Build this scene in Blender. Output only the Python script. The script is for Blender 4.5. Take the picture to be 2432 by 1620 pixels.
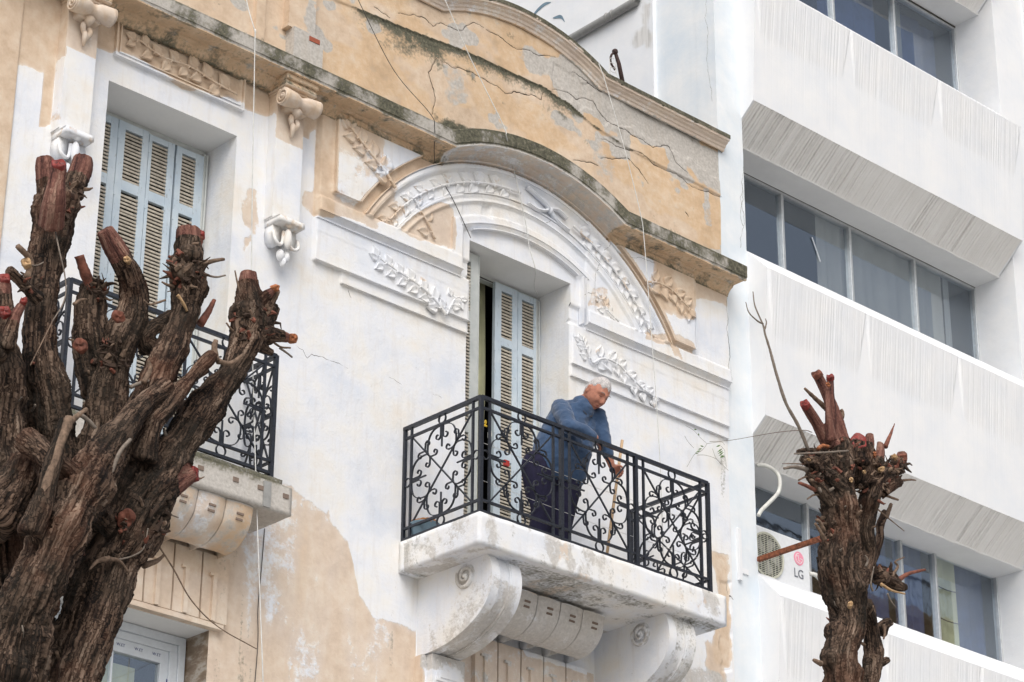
import bpy, math, random
import numpy as np
from mathutils import Vector, Matrix, kdtree
random.seed(7); rng=np.random.RandomState(11)
for o in list(bpy.data.objects): bpy.data.objects.remove(o)
scene=bpy.context.scene; COL=scene.collection
# ------------------------------------------------------------------ camera
FPX=6286.6; PIT,YAW,ROL=[math.radians(a) for a in (25.178,46.852,.352)]
_f=np.array([math.cos(PIT)*math.cos(YAW),math.cos(PIT)*math.sin(YAW),math.sin(PIT)])
_r=np.array([math.sin(YAW),-math.cos(YAW),0]); _u=np.cross(_r,_f)
_c,_s=math.cos(ROL),math.sin(ROL)
CR=np.array([_c*_r+_s*_u,-_s*_r+_c*_u,_f]); CP=np.array([0,0,1.6])
cam=bpy.data.cameras.new('camera'); co=bpy.data.objects.new('camera',cam); COL.objects.link(co)
cam.sensor_width=36; cam.lens=FPX/2432*36; cam.clip_start=.1; cam.clip_end=2000
m=Matrix([[CR[0][i],CR[1][i],-CR[2][i],CP[i]] for i in range(3)]+[[0,0,0,1]])
co.matrix_world=m; scene.camera=co
def at(u,v,y=None,x=None,z=None):          # point of the photo's (u,v) on a plane
    d=CR.T@np.array([(u-1216)/FPX,-(v-810)/FPX,1.])
    t=(y-CP[1])/d[1] if y is not None else (x-CP[0])/d[0] if x is not None else (z-CP[2])/d[2]
    return CP+t*d
# ------------------------------------------------------------------ world, sun, exposure
W=bpy.data.worlds.new('World'); scene.world=W; W.use_nodes=True
nt=W.node_tree; bg=nt.nodes['Background']
sky=nt.nodes.new('ShaderNodeTexSky'); sky.sky_type='NISHITA'; sky.sun_disc=False
SUN_EL,SUN_AZ=math.radians(46),math.radians(221)      # compass-like: direction the light comes from
sky.sun_elevation=SUN_EL; sky.sun_rotation=SUN_AZ
sky.air_density=1.0; sky.dust_density=4.0; sky.ozone_density=1.0
hs=nt.nodes.new('ShaderNodeHueSaturation'); hs.inputs['Saturation'].default_value=.42
nt.links.new(sky.outputs[0],hs.inputs['Color']); nt.links.new(hs.outputs[0],bg.inputs['Color'])
bg.inputs['Strength'].default_value=.15
sl=bpy.data.lights.new('sun','SUN'); sl.energy=1.45; sl.angle=math.radians(55); sl.color=(1,.965,.92)
so=bpy.data.objects.new('sun',sl); COL.objects.link(so)
# nishita: rotation 0 = +Y, clockwise seen from above
sd=Vector((math.sin(SUN_AZ)*math.cos(SUN_EL),math.cos(SUN_AZ)*math.cos(SUN_EL),math.sin(SUN_EL)))
so.rotation_euler=sd.to_track_quat('Z','Y').to_euler(); so.location=(0,0,30)
scene.view_settings.view_transform='Standard'; scene.view_settings.look='None'
scene.view_settings.gamma=1; scene.view_settings.use_curve_mapping=False
scene.view_settings.exposure=0.05
# ------------------------------------------------------------------ numpy noise
_T2=rng.rand(256,256); _T3=rng.rand(64,64,64)
def vn2(x,y):
    xi=np.floor(x).astype(int); yi=np.floor(y).astype(int); fx=x-xi; fy=y-yi
    fx=fx*fx*(3-2*fx); fy=fy*fy*(3-2*fy); a=xi&255; b=yi&255; a1=(xi+1)&255; b1=(yi+1)&255
    return (_T2[a,b]*(1-fx)+_T2[a1,b]*fx)*(1-fy)+(_T2[a,b1]*(1-fx)+_T2[a1,b1]*fx)*fy
def fb2(x,y,o=4):
    s=0;a=.5;t=0
    for i in range(o): s=s+a*vn2(x*2**i+17*i,y*2**i+5*i); t+=a; a*=.5
    return s/t
def vn3(x,y,z):
    xi,yi,zi=[np.floor(q).astype(int) for q in (x,y,z)]
    fx,fy,fz=x-xi,y-yi,z-zi; fx=fx*fx*(3-2*fx); fy=fy*fy*(3-2*fy); fz=fz*fz*(3-2*fz); r=0
    for i in (0,1):
        for j in (0,1):
            for k in (0,1):
                r=r+_T3[(xi+i)&63,(yi+j)&63,(zi+k)&63]*(fx if i else 1-fx)*(fy if j else 1-fy)*(fz if k else 1-fz)
    return r
def fb3(x,y,z,o=3):
    s=0;a=.5;t=0
    for i in range(o): s=s+a*vn3(x*2**i+7*i,y*2**i+3*i,z*2**i+11*i); t+=a; a*=.5
    return s/t
def ss(a,b,x):
    t=np.clip((x-a)/(b-a),0,1); return t*t*(3-2*t)
# ------------------------------------------------------------------ materials
MATS={}
def newmat(name):
    m=bpy.data.materials.new(name); m.use_nodes=True; MATS[name]=m
    return m,m.node_tree,m.node_tree.nodes['Principled BSDF']
def N(nt,t,**k):
    n=nt.nodes.new(t)
    for a,b in k.items(): setattr(n,a,b)
    return n
def noise(nt,scale,detail=4,rough=.55,coord=None,stretch=None):
    n=N(nt,'ShaderNodeTexNoise'); n.inputs['Scale'].default_value=scale; n.inputs['Detail'].default_value=detail
    n.inputs['Roughness'].default_value=rough
    if coord is None:
        g=N(nt,'ShaderNodeNewGeometry'); coord=g.outputs['Position']
    if stretch:
        mp=N(nt,'ShaderNodeMapping'); mp.inputs['Scale'].default_value=stretch; nt.links.new(coord,mp.inputs[0]); coord=mp.outputs[0]
    nt.links.new(coord,n.inputs['Vector']); return n.outputs['Fac']
def ramp(nt,fac,stops):
    r=N(nt,'ShaderNodeValToRGB'); e=r.color_ramp.elements
    while len(e)<len(stops): e.new(.5)
    for i,(p,c) in enumerate(stops):
        e[i].position=p; e[i].color=tuple(c)+(1,) if len(c)==3 else c
    nt.links.new(fac,r.inputs[0]); return r.outputs[0]
def mix(nt,fac,a,b,mode='MIX'):
    n=N(nt,'ShaderNodeMix',data_type='RGBA',blend_type=mode)
    for s,v in ((0,fac),(6,a),(7,b)):
        if hasattr(v,'is_linked') or isinstance(v,bpy.types.NodeSocket): nt.links.new(v,n.inputs[s])
        elif s==0: n.inputs[0].default_value=v
        else: n.inputs[s].default_value=tuple(v)+(1,)
    return n.outputs[2]
def math_(nt,op,a,b=None,c=None,clamp=False):
    n=N(nt,'ShaderNodeMath',operation=op,use_clamp=clamp)
    for i,v in enumerate((a,b,c)):
        if v is None: continue
        if isinstance(v,bpy.types.NodeSocket): nt.links.new(v,n.inputs[i])
        else: n.inputs[i].default_value=v
    return n.outputs[0]
def bump(nt,bs,h,strength=.3,dist=.01):
    b=N(nt,'ShaderNodeBump'); b.inputs['Strength'].default_value=strength; b.inputs['Distance'].default_value=dist
    nt.links.new(h,b.inputs['Height']); nt.links.new(b.outputs[0],bs.inputs['Normal'])
def simple(name,col,rough=.6,metal=0,var=.12,scale=25,bumpd=0,spec=.4):
    m,nt,bs=newmat(name)
    f=noise(nt,scale)
    c=ramp(nt,f,[(.3,[max(0,x*(1-var)) for x in col]),(.7,[min(1,x*(1+var)) for x in col])])
    nt.links.new(c,bs.inputs['Base Color']); bs.inputs['Roughness'].default_value=rough
    bs.inputs['Metallic'].default_value=metal; bs.inputs['Specular IOR Level'].default_value=spec
    if bumpd: bump(nt,bs,noise(nt,scale*2),.5,bumpd)
    return m
def edge(nt,maskv,fine,amp,k):               # fine, ragged threshold of a soft mask
    t=math_(nt,'MULTIPLY_ADD',math_(nt,'SUBTRACT',fine,.5),amp,maskv)
    return math_(nt,'MULTIPLY_ADD',math_(nt,'SUBTRACT',t,.5),k,.5,clamp=True)
def plaster():
    m,nt,bs=newmat('old_plaster')
    a=N(nt,'ShaderNodeAttribute',attribute_name='paint'); sp=N(nt,'ShaderNodeSeparateColor'); nt.links.new(a.outputs['Color'],sp.inputs[0])
    Wm,Mm,Gm=sp.outputs; Om=a.outputs['Alpha']
    f1=noise(nt,9,6,.65); f2=noise(nt,38,5,.6); f3=noise(nt,2.2,5,.6); st=noise(nt,6,4,.6,stretch=(3.2,3.2,.35))
    tan=ramp(nt,math_(nt,'ADD',math_(nt,'MULTIPLY',f1,.6),math_(nt,'MULTIPLY',f3,.4)),[(.30,(.50,.37,.26)),(.5,(.63,.495,.37)),(.70,(.72,.63,.52))])
    och=ramp(nt,math_(nt,'ADD',math_(nt,'MULTIPLY',f1,.55),math_(nt,'MULTIPLY',f3,.45)),[(.30,(.47,.34,.22)),(.47,(.61,.44,.285)),(.57,(.66,.51,.36)),(.70,(.68,.59,.49))])
    base=mix(nt,edge(nt,Om,f1,.9,4),tan,och)
    gr=ramp(nt,f2,[(.3,(.40,.375,.34)),(.7,(.58,.55,.51))])
    base=mix(nt,edge(nt,Gm,f1,.8,7),base,gr)
    wh=ramp(nt,f3,[(.30,(.66,.70,.77)),(.47,(.755,.77,.80)),(.58,(.78,.775,.76)),(.72,(.77,.725,.66))])
    chip=edge(nt,Wm,math_(nt,'ADD',math_(nt,'MULTIPLY',f1,.7),math_(nt,'MULTIPLY',f2,.3)),1.0,5)
    chip=math_(nt,'MAXIMUM',chip,math_(nt,'MULTIPLY',Wm,.62))
    base=mix(nt,chip,base,wh)
    # small chips and grime spots
    spot=ramp(nt,noise(nt,21,6,.75),[(.60,(0,0,0)),(.70,(1,1,1))])
    base=mix(nt,math_(nt,'MULTIPLY',spot,.24),base,(.50,.45,.38))
    streak=ramp(nt,st,[(.52,(0,0,0)),(.75,(1,1,1))])
    base=mix(nt,math_(nt,'MULTIPLY',streak,.16),base,(.45,.36,.26))
    dk=ramp(nt,f2,[(.3,(.05,.05,.04)),(.55,(.13,.125,.09)),(.75,(.24,.22,.17))])
    base=mix(nt,edge(nt,Mm,math_(nt,'ADD',math_(nt,'MULTIPLY',f2,.6),math_(nt,'MULTIPLY',f1,.4)),1.5,3),base,dk)
    nt.links.new(base,bs.inputs['Base Color']); bs.inputs['Roughness'].default_value=.92; bs.inputs['Specular IOR Level'].default_value=.15
    h=math_(nt,'ADD',math_(nt,'MULTIPLY',f1,1.0),math_(nt,'MULTIPLY',f2,.5)); h=math_(nt,'ADD',h,math_(nt,'MULTIPLY',chip,.7))
    bump(nt,bs,h,.45,.012)
plaster()
def whiteconc(name,c1,c2,streak=.25):
    m,nt,bs=newmat(name)
    f=noise(nt,3,5,.6); f2=noise(nt,30,4); st=noise(nt,7,4,.65,stretch=(2.6,2.6,.16))
    c=ramp(nt,f,[(.3,c1),(.7,c2)])
    s=ramp(nt,st,[(.5,(0,0,0)),(.8,(1,1,1))])
    c=mix(nt,math_(nt,'MULTIPLY',s,streak),c,(.62,.66,.68))
    sp=ramp(nt,noise(nt,14,6,.8),[(.66,(0,0,0)),(.74,(1,1,1))])
    c=mix(nt,math_(nt,'MULTIPLY',sp,.25),c,(.50,.50,.48))
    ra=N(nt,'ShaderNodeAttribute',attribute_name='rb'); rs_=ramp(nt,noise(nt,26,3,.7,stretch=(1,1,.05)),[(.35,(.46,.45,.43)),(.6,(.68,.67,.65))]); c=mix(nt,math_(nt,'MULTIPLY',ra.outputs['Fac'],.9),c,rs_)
    nt.links.new(c,bs.inputs['Base Color']); bs.inputs['Roughness'].default_value=.85; bs.inputs['Specular IOR Level'].default_value=.2
    bump(nt,bs,math_(nt,'ADD',f,math_(nt,'MULTIPLY',f2,.3)),.3,.01)
whiteconc('white_render',(.75,.775,.81),(.82,.825,.83),.13)
whiteconc('white_render_blue',(.66,.73,.79),(.80,.82,.83),.24)
whiteconc('ribbed_concrete',(.77,.755,.73),(.83,.82,.80),.12)
whiteconc('soffit_white',(.77,.77,.76),(.83,.83,.82),.12)
whiteconc('reveal_white',(.70,.72,.74),(.78,.785,.79),.2)
simple('black_iron',(.022,.026,.036),.38,.3,.5,60,.002,.6)
simple('grey_plastic',(.30,.30,.29),.5)
simple('dark_void',(.006,.006,.006),.9)
simple('room_wall',(.05,.05,.055),.9)
simple('slat_tan',(.42,.38,.315),.7,0,.25,30,.001)
simple('alu_frame',(.55,.57,.58),.35,.5,.1)
simple('pvc_white',(.60,.64,.68),.35,0,.05)
simple('curtain_cream',(.34,.335,.32),.9,0,.06,4)
simple('curtain_grey',(.30,.31,.32),.9,0,.06,4)
simple('curtain_tint_blue',(.05,.08,.20),.9,0,.2,8)
simple('curtain_green',(.60,.60,.40),.9,0,.1,8)
simple('wire_white',(.62,.62,.60),.6); simple('wire_dark',(.05,.045,.04),.6)
simple('dark_rust',(.05,.028,.026),.8,0,.5,30,.003); simple('rusty_iron',(.20,.07,.035),.85,.2,.6,30,.003)
simple('wood_stick',(.52,.36,.22),.6,0,.15,40)
simple('basin_blue',(.16,.24,.30),.5); simple('coir',(.38,.17,.06),.95,0,.5,70,.01)
simple('ac_body',(.72,.74,.76),.4,0,.05); simple('ac_dark',(.04,.045,.04),.6); simple('ac_grille',(.50,.50,.42),.5,0,.1)
simple('logo_pink',(.80,.30,.40),.6,0,.05); simple('logo_white',(.8,.72,.74),.6,0,.02); simple('logo_grey',(.16,.17,.20),.6,0,.1); simple('print_blue',(.03,.04,.16),.6)
simple('hose_white',(.62,.62,.58),.6,0,.15,15); simple('clip_yellow',(.75,.50,.04),.5); simple('clip_red',(.5,.05,.04),.5)
simple('skin',(.45,.195,.13),.55,0,.14,45,.002); simple('lip_skin',(.33,.10,.08),.5); simple('hair_grey',(.50,.475,.465),.85,0,.4,130,.006)
simple('brow_grey',(.22,.19,.17),.9); simple('eye_dark',(.03,.02,.02),.3)
simple('trouser_navy',(.009,.008,.030),.9,0,.25,30,.003); simple('shirt_dark',(.05,.05,.06),.85); simple('shoe_dark',(.03,.03,.03),.6)
simple('leaf_green',(.10,.19,.05),.6,0,.3,40); simple('stem_green',(.12,.10,.06),.8)
simple('asphalt',(.05,.05,.052),.9,0,.2,3); simple('paving',(.50,.485,.46),.9,0,.15,6)
simple('opposite_render',(.50,.36,.22),.9,0,.1,1); simple('brick_red',(.32,.09,.05),.9,0,.2,50)
simple('wet_red',(.19,.026,.02),.5,0,.6,50,.004); simple('cut_orange',(.33,.12,.05),.7,0,.5,50,.004); simple('cut_tan',(.46,.30,.16),.8,0,.35,50,.004)
def marble():
    m,nt,bs=newmat('marble_brown')
    f=noise(nt,6,6,.65,stretch=(1,1,2.2)); c=ramp(nt,f,[(.3,(.13,.085,.05)),(.5,(.22,.16,.11)),(.62,(.40,.36,.31)),(.7,(.22,.18,.14))])
    nt.links.new(c,bs.inputs['Base Color']); bs.inputs['Roughness'].default_value=.3
marble()
def sweaterm():
    m,nt,bs=newmat('sweater_blue')
    f=noise(nt,9,4); c=ramp(nt,f,[(.3,(.021,.050,.108)),(.7,(.044,.088,.175))])
    nt.links.new(c,bs.inputs['Base Color']); bs.inputs['Roughness'].default_value=.95; bs.inputs['Sheen Weight'].default_value=.25
    bump(nt,bs,noise(nt,260,2),.4,.003)
sweaterm()
def bluepaint():
    m,nt,bs=newmat('shutter_paint')
    f=noise(nt,5,4); c=ramp(nt,f,[(.3,(.44,.53,.61)),(.7,(.56,.63,.68))])
    ch=ramp(nt,noise(nt,45,6,.75,stretch=(1,1,.35)),[(.60,(0,0,0)),(.66,(1,1,1))])
    c=mix(nt,math_(nt,'MULTIPLY',ch,.55),c,(.17,.16,.14))
    nt.links.new(c,bs.inputs['Base Color']); bs.inputs['Roughness'].default_value=.6
    bump(nt,bs,ch,.3,-.003)
    m,nt,bs=newmat('shutter_grey')
    c=ramp(nt,noise(nt,8,4),[(.3,(.44,.47,.46)),(.7,(.56,.58,.56))]); nt.links.new(c,bs.inputs['Base Color']); bs.inputs['Roughness'].default_value=.6
bluepaint()
def glass():
    m,nt,bs=newmat('window_glass')
    for n in list(nt.nodes):
        if n.type!='OUTPUT_MATERIAL': nt.nodes.remove(n)
    out=[n for n in nt.nodes if n.type=='OUTPUT_MATERIAL'][0]
    g=N(nt,'ShaderNodeBsdfGlossy'); g.inputs['Roughness'].default_value=.02; g.inputs['Color'].default_value=(.82,.90,1,1)
    t=N(nt,'ShaderNodeBsdfTransparent'); t.inputs[0].default_value=(.93,.95,.955,1)
    ge=N(nt,'ShaderNodeNewGeometry'); dp=N(nt,'ShaderNodeVectorMath',operation='DOT_PRODUCT'); nt.links.new(ge.outputs['Normal'],dp.inputs[0]); nt.links.new(ge.outputs['Incoming'],dp.inputs[1])
    c5=math_(nt,'POWER',math_(nt,'SUBTRACT',1.0,math_(nt,'ABSOLUTE',dp.outputs['Value'])),5.0); fv=math_(nt,'MULTIPLY_ADD',c5,.80,.175)
    b=N(nt,'ShaderNodeBump'); b.inputs['Strength'].default_value=.12; b.inputs['Distance'].default_value=.004; nt.links.new(noise(nt,3,2),b.inputs['Height']); nt.links.new(b.outputs[0],g.inputs['Normal'])
    mx=N(nt,'ShaderNodeMixShader'); nt.links.new(fv,mx.inputs[0]); nt.links.new(t.outputs[0],mx.inputs[1]); nt.links.new(g.outputs[0],mx.inputs[2]); nt.links.new(mx.outputs[0],out.inputs[0])
glass()
def bark():
    m,nt,bs=newmat('bark')
    a=N(nt,'ShaderNodeAttribute',attribute_name='bk'); v=a.outputs['Vector']
    f1=noise(nt,5,6,.65,coord=v,stretch=(1,1,.35)); f2=noise(nt,16,5,.7,coord=v,stretch=(1,1,.22)); f3=noise(nt,4,5,.6); f4=noise(nt,55,4,.7)
    r=N(nt,'ShaderNodeTexNoise'); r.noise_type='RIDGED_MULTIFRACTAL'; r.inputs['Scale'].default_value=9; r.inputs['Detail'].default_value=5
    mp=N(nt,'ShaderNodeMapping'); mp.inputs['Scale'].default_value=(1,1,.16); nt.links.new(v,mp.inputs[0]); nt.links.new(mp.outputs[0],r.inputs['Vector'])
    h=math_(nt,'ADD',math_(nt,'MULTIPLY',f2,.7),math_(nt,'MULTIPLY',f1,.3))
    dv_=N(nt,'ShaderNodeVectorMath',operation='ADD'); nz=N(nt,'ShaderNodeTexNoise'); nz.inputs['Scale'].default_value=14; nt.links.new(v,nz.inputs['Vector']); sc_=N(nt,'ShaderNodeVectorMath',operation='SCALE'); sc_.inputs['Scale'].default_value=.10; nt.links.new(nz.outputs['Color'],sc_.inputs[0]); nt.links.new(v,dv_.inputs[0]); nt.links.new(sc_.outputs[0],dv_.inputs[1])
    vo=N(nt,'ShaderNodeTexVoronoi',feature='DISTANCE_TO_EDGE'); vo.inputs['Scale'].default_value=26; mp2=N(nt,'ShaderNodeMapping'); mp2.inputs['Scale'].default_value=(1,1,.22); nt.links.new(dv_.outputs[0],mp2.inputs[0]); nt.links.new(mp2.outputs[0],vo.inputs['Vector'])
    vc=ramp(nt,vo.outputs['Distance'],[(.0,(0,0,0)),(.16,(1,1,1))]); h=math_(nt,'ADD',math_(nt,'MULTIPLY',h,.80),math_(nt,'MULTIPLY',vc,.115))
    c=ramp(nt,h,[(.38,(.010,.007,.006)),(.46,(.055,.034,.024)),(.54,(.17,.112,.08)),(.64,(.36,.27,.205))])
    dark=ramp(nt,f3,[(.42,(0,0,0)),(.58,(1,1,1))]); c=mix(nt,math_(nt,'MULTIPLY',dark,.5),c,(.032,.027,.02))
    red=ramp(nt,noise(nt,3.1,4,.6),[(.55,(0,0,0)),(.68,(1,1,1))]); c=mix(nt,math_(nt,'MULTIPLY',red,.22),c,(.20,.075,.04))
    t=N(nt,'ShaderNodeAttribute',attribute_name='tip'); tc=ramp(nt,f2,[(.35,(.05,.025,.024)),(.46,(.15,.066,.052)),(.55,(.24,.115,.088)),(.66,(.36,.22,.165))])
    c=mix(nt,edge(nt,t.outputs['Fac'],f4,.6,6),c,tc)
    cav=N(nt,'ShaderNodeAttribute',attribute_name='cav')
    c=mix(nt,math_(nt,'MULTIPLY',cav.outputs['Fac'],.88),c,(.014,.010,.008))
    nt.links.new(c,bs.inputs['Base Color']); bs.inputs['Roughness'].default_value=.9; bs.inputs['Specular IOR Level'].default_value=.2
    bump(nt,bs,math_(nt,'ADD',h,math_(nt,'MULTIPLY',f4,.15)),1.0,.028)
bark()
simple('twig_bark',(.17,.115,.08),.9,0,.5,60,.004); simple('twig_grey',(.20,.165,.135),.9,0,.3,60,.003); simple('stub_red',(.17,.06,.038),.75,0,.6,35,.005)
# ------------------------------------------------------------------ mesh helpers
class B:
    def __init__(s): s.v=[]; s.f=[]; s.n=0
    def add(s,v,f):
        v=np.asarray(v,float); s.v.append(v); s.f+= [tuple(i+s.n for i in q) for q in f]; s.n+=len(v); return s
    def box(s,x0,x1,y0,y1,z0,z1):
        v=[(x,y,z) for x in (x0,x1) for y in (y0,y1) for z in (z0,z1)]
        return s.add(v,[(0,1,3,2),(4,6,7,5),(0,4,5,1),(2,3,7,6),(0,2,6,4),(1,5,7,3)])
    def gbox(s,x0,x1,y0,y1,z0,z1,d=.03,amp=.004,fr=7):      # subdivided box with rough faces
        P=[];F=[]
        def face(o,a,b,la,lb):
            na=max(1,int(round(la/d))); nb=max(1,int(round(lb/d))); k=len(P)
            for i in range(na+1):
                for j in range(nb+1): P.append(o+a*(la*i/na)+b*(lb*j/nb))
            for i in range(na):
                for j in range(nb):
                    q=k+i*(nb+1)+j; F.append((q,q+1,q+nb+2,q+nb+1))
        X,Y,Z=np.eye(3); o=np.array([x0,y0,z0]); L=(x1-x0,y1-y0,z1-z0)
        face(o,X,Z,L[0],L[2]); F[:]=[tuple(reversed(q)) for q in F]
        k=len(F); face(o+Y*L[1],X,Z,L[0],L[2])
        k=len(F); face(o,Y,Z,L[1],L[2])
        k2=len(F); face(o+X*L[0],Y,Z,L[1],L[2]); F[k2:]=[tuple(reversed(q)) for q in F[k2:]]
        face(o,X,Y,L[0],L[1])
        k2=len(F); face(o+Z*L[2],X,Y,L[0],L[1]); F[k2:]=[tuple(reversed(q)) for q in F[k2:]]
        P=np.array(P); c=(np.array([x0+x1,y0+y1,z0+z1]))/2
        nn=np.stack([fb3(P[:,0]*fr+31*i,P[:,1]*fr,P[:,2]*fr) for i in range(3)],1)-.5
        P=P+nn*amp*2
        return s.add(P,F)
    def tube(s,pts,rad,n=8,cap=True,flat=None,twist=0):
        pts=np.asarray(pts,float); m_=len(pts); rad=np.broadcast_to(np.asarray(rad,float),(m_,)) 
        t=np.gradient(pts,axis=0); t/=np.linalg.norm(t,axis=1)[:,None]+1e-12
        a=np.array([0,0,1.]) if abs(t[0][2])<.9 else np.array([1.,0,0]); V=[];
        u=np.cross(t[0],a); u/=np.linalg.norm(u)
        for i in range(m_):
            u=u-t[i]*(u@t[i]); u/=np.linalg.norm(u); w=np.cross(t[i],u)
            for k in range(n):
                an=2*math.pi*k/n+twist; V.append(pts[i]+rad[i]*(math.cos(an)*u+math.sin(an)*w))
        F=[(i*n+k,i*n+(k+1)%n,(i+1)*n+(k+1)%n,(i+1)*n+k) for i in range(m_-1) for k in range(n)]
        if cap: F+=[tuple(reversed(range(n))),tuple(range((m_-1)*n,m_*n))]
        return s.add(V,F)
    def bar(s,a,b,w,n=4): return s.tube([a,b],w*.7071,n,twist=math.pi/4)
    def strip(s,pts,nrm,t,y0,y1):        # flat bar following a path in xz with thickness t, depth y0..y1
        pts=np.asarray(pts,float); tg=np.gradient(pts,axis=0); tg/=np.linalg.norm(tg,axis=1)[:,None]+1e-12
        nn=np.stack([-tg[:,1],tg[:,0]],1)*t/2; V=[]
        for p,q in zip(pts,nn):
            for sgn,y in ((1,y0),(1,y1),(-1,y1),(-1,y0)): V.append((p[0]+sgn*q[0],y,p[1]+sgn*q[1]))
        m_=len(pts); F=[(i*4+k,i*4+(k+1)%4,i*4+4+(k+1)%4,i*4+4+k) for i in range(m_-1) for k in range(4)]
        F+=[(3,2,1,0),tuple(range(m_*4-4,m_*4))]
        return s.add(V,F)
    def ell(s,c,r,n=16,m_=10,R=None):
        V=[];F=[]
        for i in range(m_+1):
            th=math.pi*i/m_
            for k in range(n):
                ph=2*math.pi*k/n; V.append((math.sin(th)*math.cos(ph)*r[0],math.sin(th)*math.sin(ph)*r[1],math.cos(th)*r[2]))
        V=np.array(V)
        if R is not None: V=V@np.array(R)
        for i in range(m_):
            for k in range(n): F.append((i*n+k,(i+1)*n+k,(i+1)*n+(k+1)%n,i*n+(k+1)%n))
        return s.add(V+np.array(c),F)
    def ext(s,poly,y0,y1):               # polygon in xz extruded along y
        n=len(poly); V=[(p[0],y0,p[1]) for p in poly]+[(p[0],y1,p[1]) for p in poly]
        F=[tuple(range(n)),tuple(reversed(range(n,2*n)))]+[(i,i+n,(i+1)%n+n,(i+1)%n) for i in range(n)]
        return s.add(V,F)
    def extx(s,poly,x0,x1):              # polygon in yz extruded along x
        n=len(poly); V=[(x0,p[0],p[1]) for p in poly]+[(x1,p[0],p[1]) for p in poly]
        F=[tuple(reversed(range(n))),tuple(range(n,2*n))]+[(i,(i+1)%n,(i+1)%n+n,i+n) for i in range(n)]
        return s.add(V,F)
    def grid(s,P):                       # P array (a,b,3)
        a,b=P.shape[:2]; i,j=np.meshgrid(np.arange(a-1),np.arange(b-1),indexing='ij'); q=(i*b+j).ravel()
        return s.add(P.reshape(-1,3),list(zip(q,q+b,q+b+1,q+1)))
def finish(me,mat,smooth,paintfn):
    if mat: me.materials.append(MATS[mat])
    if smooth: me.polygons.foreach_set('use_smooth',np.ones(len(me.polygons),bool))
    if paintfn:
        n=len(me.vertices); c=np.empty(n*3); me.vertices.foreach_get('co',c); c=c.reshape(-1,3)
        at_=me.attributes.new('paint','FLOAT_COLOR','POINT'); at_.data.foreach_set('color',paintfn(c[:,0],c[:,1],c[:,2]).astype(np.float32).ravel())
    me.update()
def obj(name,b,mat,parent=None,smooth=False,paint=None,bev=0,fix=True):
    me=bpy.data.meshes.new(name); me.from_pydata(np.concatenate(b.v).tolist(),[],b.f)
    if fix:
        import bmesh
        bm=bmesh.new(); bm.from_mesh(me); bmesh.ops.remove_doubles(bm,verts=bm.verts,dist=1e-5); bmesh.ops.recalc_face_normals(bm,faces=bm.faces)
        if bev: bmesh.ops.bevel(bm,geom=[e for e in bm.edges if e.calc_face_angle(0)>.5],offset=bev,segments=1,affect='EDGES',clamp_overlap=True)
        bm.to_mesh(me); bm.free()
    finish(me,mat,smooth,paint)
    o=bpy.data.objects.new(name,me); COL.objects.link(o)
    if parent: o.parent=parent
    return o
def gridmesh(name,P,keep,mat,parent=None,paint=None,smooth=True):   # fast big grid
    a,b=P.shape[:2]; i,j=np.meshgrid(np.arange(a-1),np.arange(b-1),indexing='ij'); q=(i*b+j)[keep].ravel() if keep is not None else (i*b+j).ravel()
    F=np.stack([q,q+b,q+b+1,q+1],1).astype(np.int32); V=P.reshape(-1,3)
    used=np.zeros(len(V),bool); used[F.ravel()]=True; mp=np.cumsum(used)-1; V=V[used]; F=mp[F]
    me=bpy.data.meshes.new(name); me.vertices.add(len(V)); me.vertices.foreach_set('co',V.astype(np.float32).ravel())
    me.loops.add(F.size); me.loops.foreach_set('vertex_index',F.ravel().astype(np.int32))
    me.polygons.add(len(F)); me.polygons.foreach_set('loop_start',np.arange(0,F.size,4,dtype=np.int32))
    me.update(calc_edges=True)
    finish(me,mat,smooth,paint)
    o=bpy.data.objects.new(name,me); COL.objects.link(o)
    if parent: o.parent=parent
    return o
def thing(name,label,cat,group=None,loc=(0,0,0)):
    o=bpy.data.objects.new(name,None); COL.objects.link(o); o['label']=label; o['category']=cat
    if group: o['group']=group
    return o
def tag(o,label,cat,group=None):
    o['label']=label; o['category']=cat
    if group: o['group']=group
    return o
def struct(o): o['kind']='structure'; return o
def dupl(o,parent,loc=None,rot=None,scale=None):
    c=o.copy(); COL.objects.link(c); c.parent=parent
    if loc is not None: c.location=loc
    if rot is not None: c.rotation_euler=rot
    if scale is not None: c.scale=scale
    return c
def crom(P,n=8):
    P=np.asarray(P,float); Q=np.vstack([2*P[0]-P[1],P,2*P[-1]-P[-2]]); out=[]
    for i in range(1,len(Q)-2):
        for k in range(n):
            t=k/n; out.append(.5*((2*Q[i])+(-Q[i-1]+Q[i+1])*t+(2*Q[i-1]-5*Q[i]+4*Q[i+1]-Q[i+2])*t*t+(-Q[i-1]+3*Q[i]-3*Q[i+1]+Q[i+2])*t**3))
    out.append(P[-1]); return np.array(out)
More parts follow.
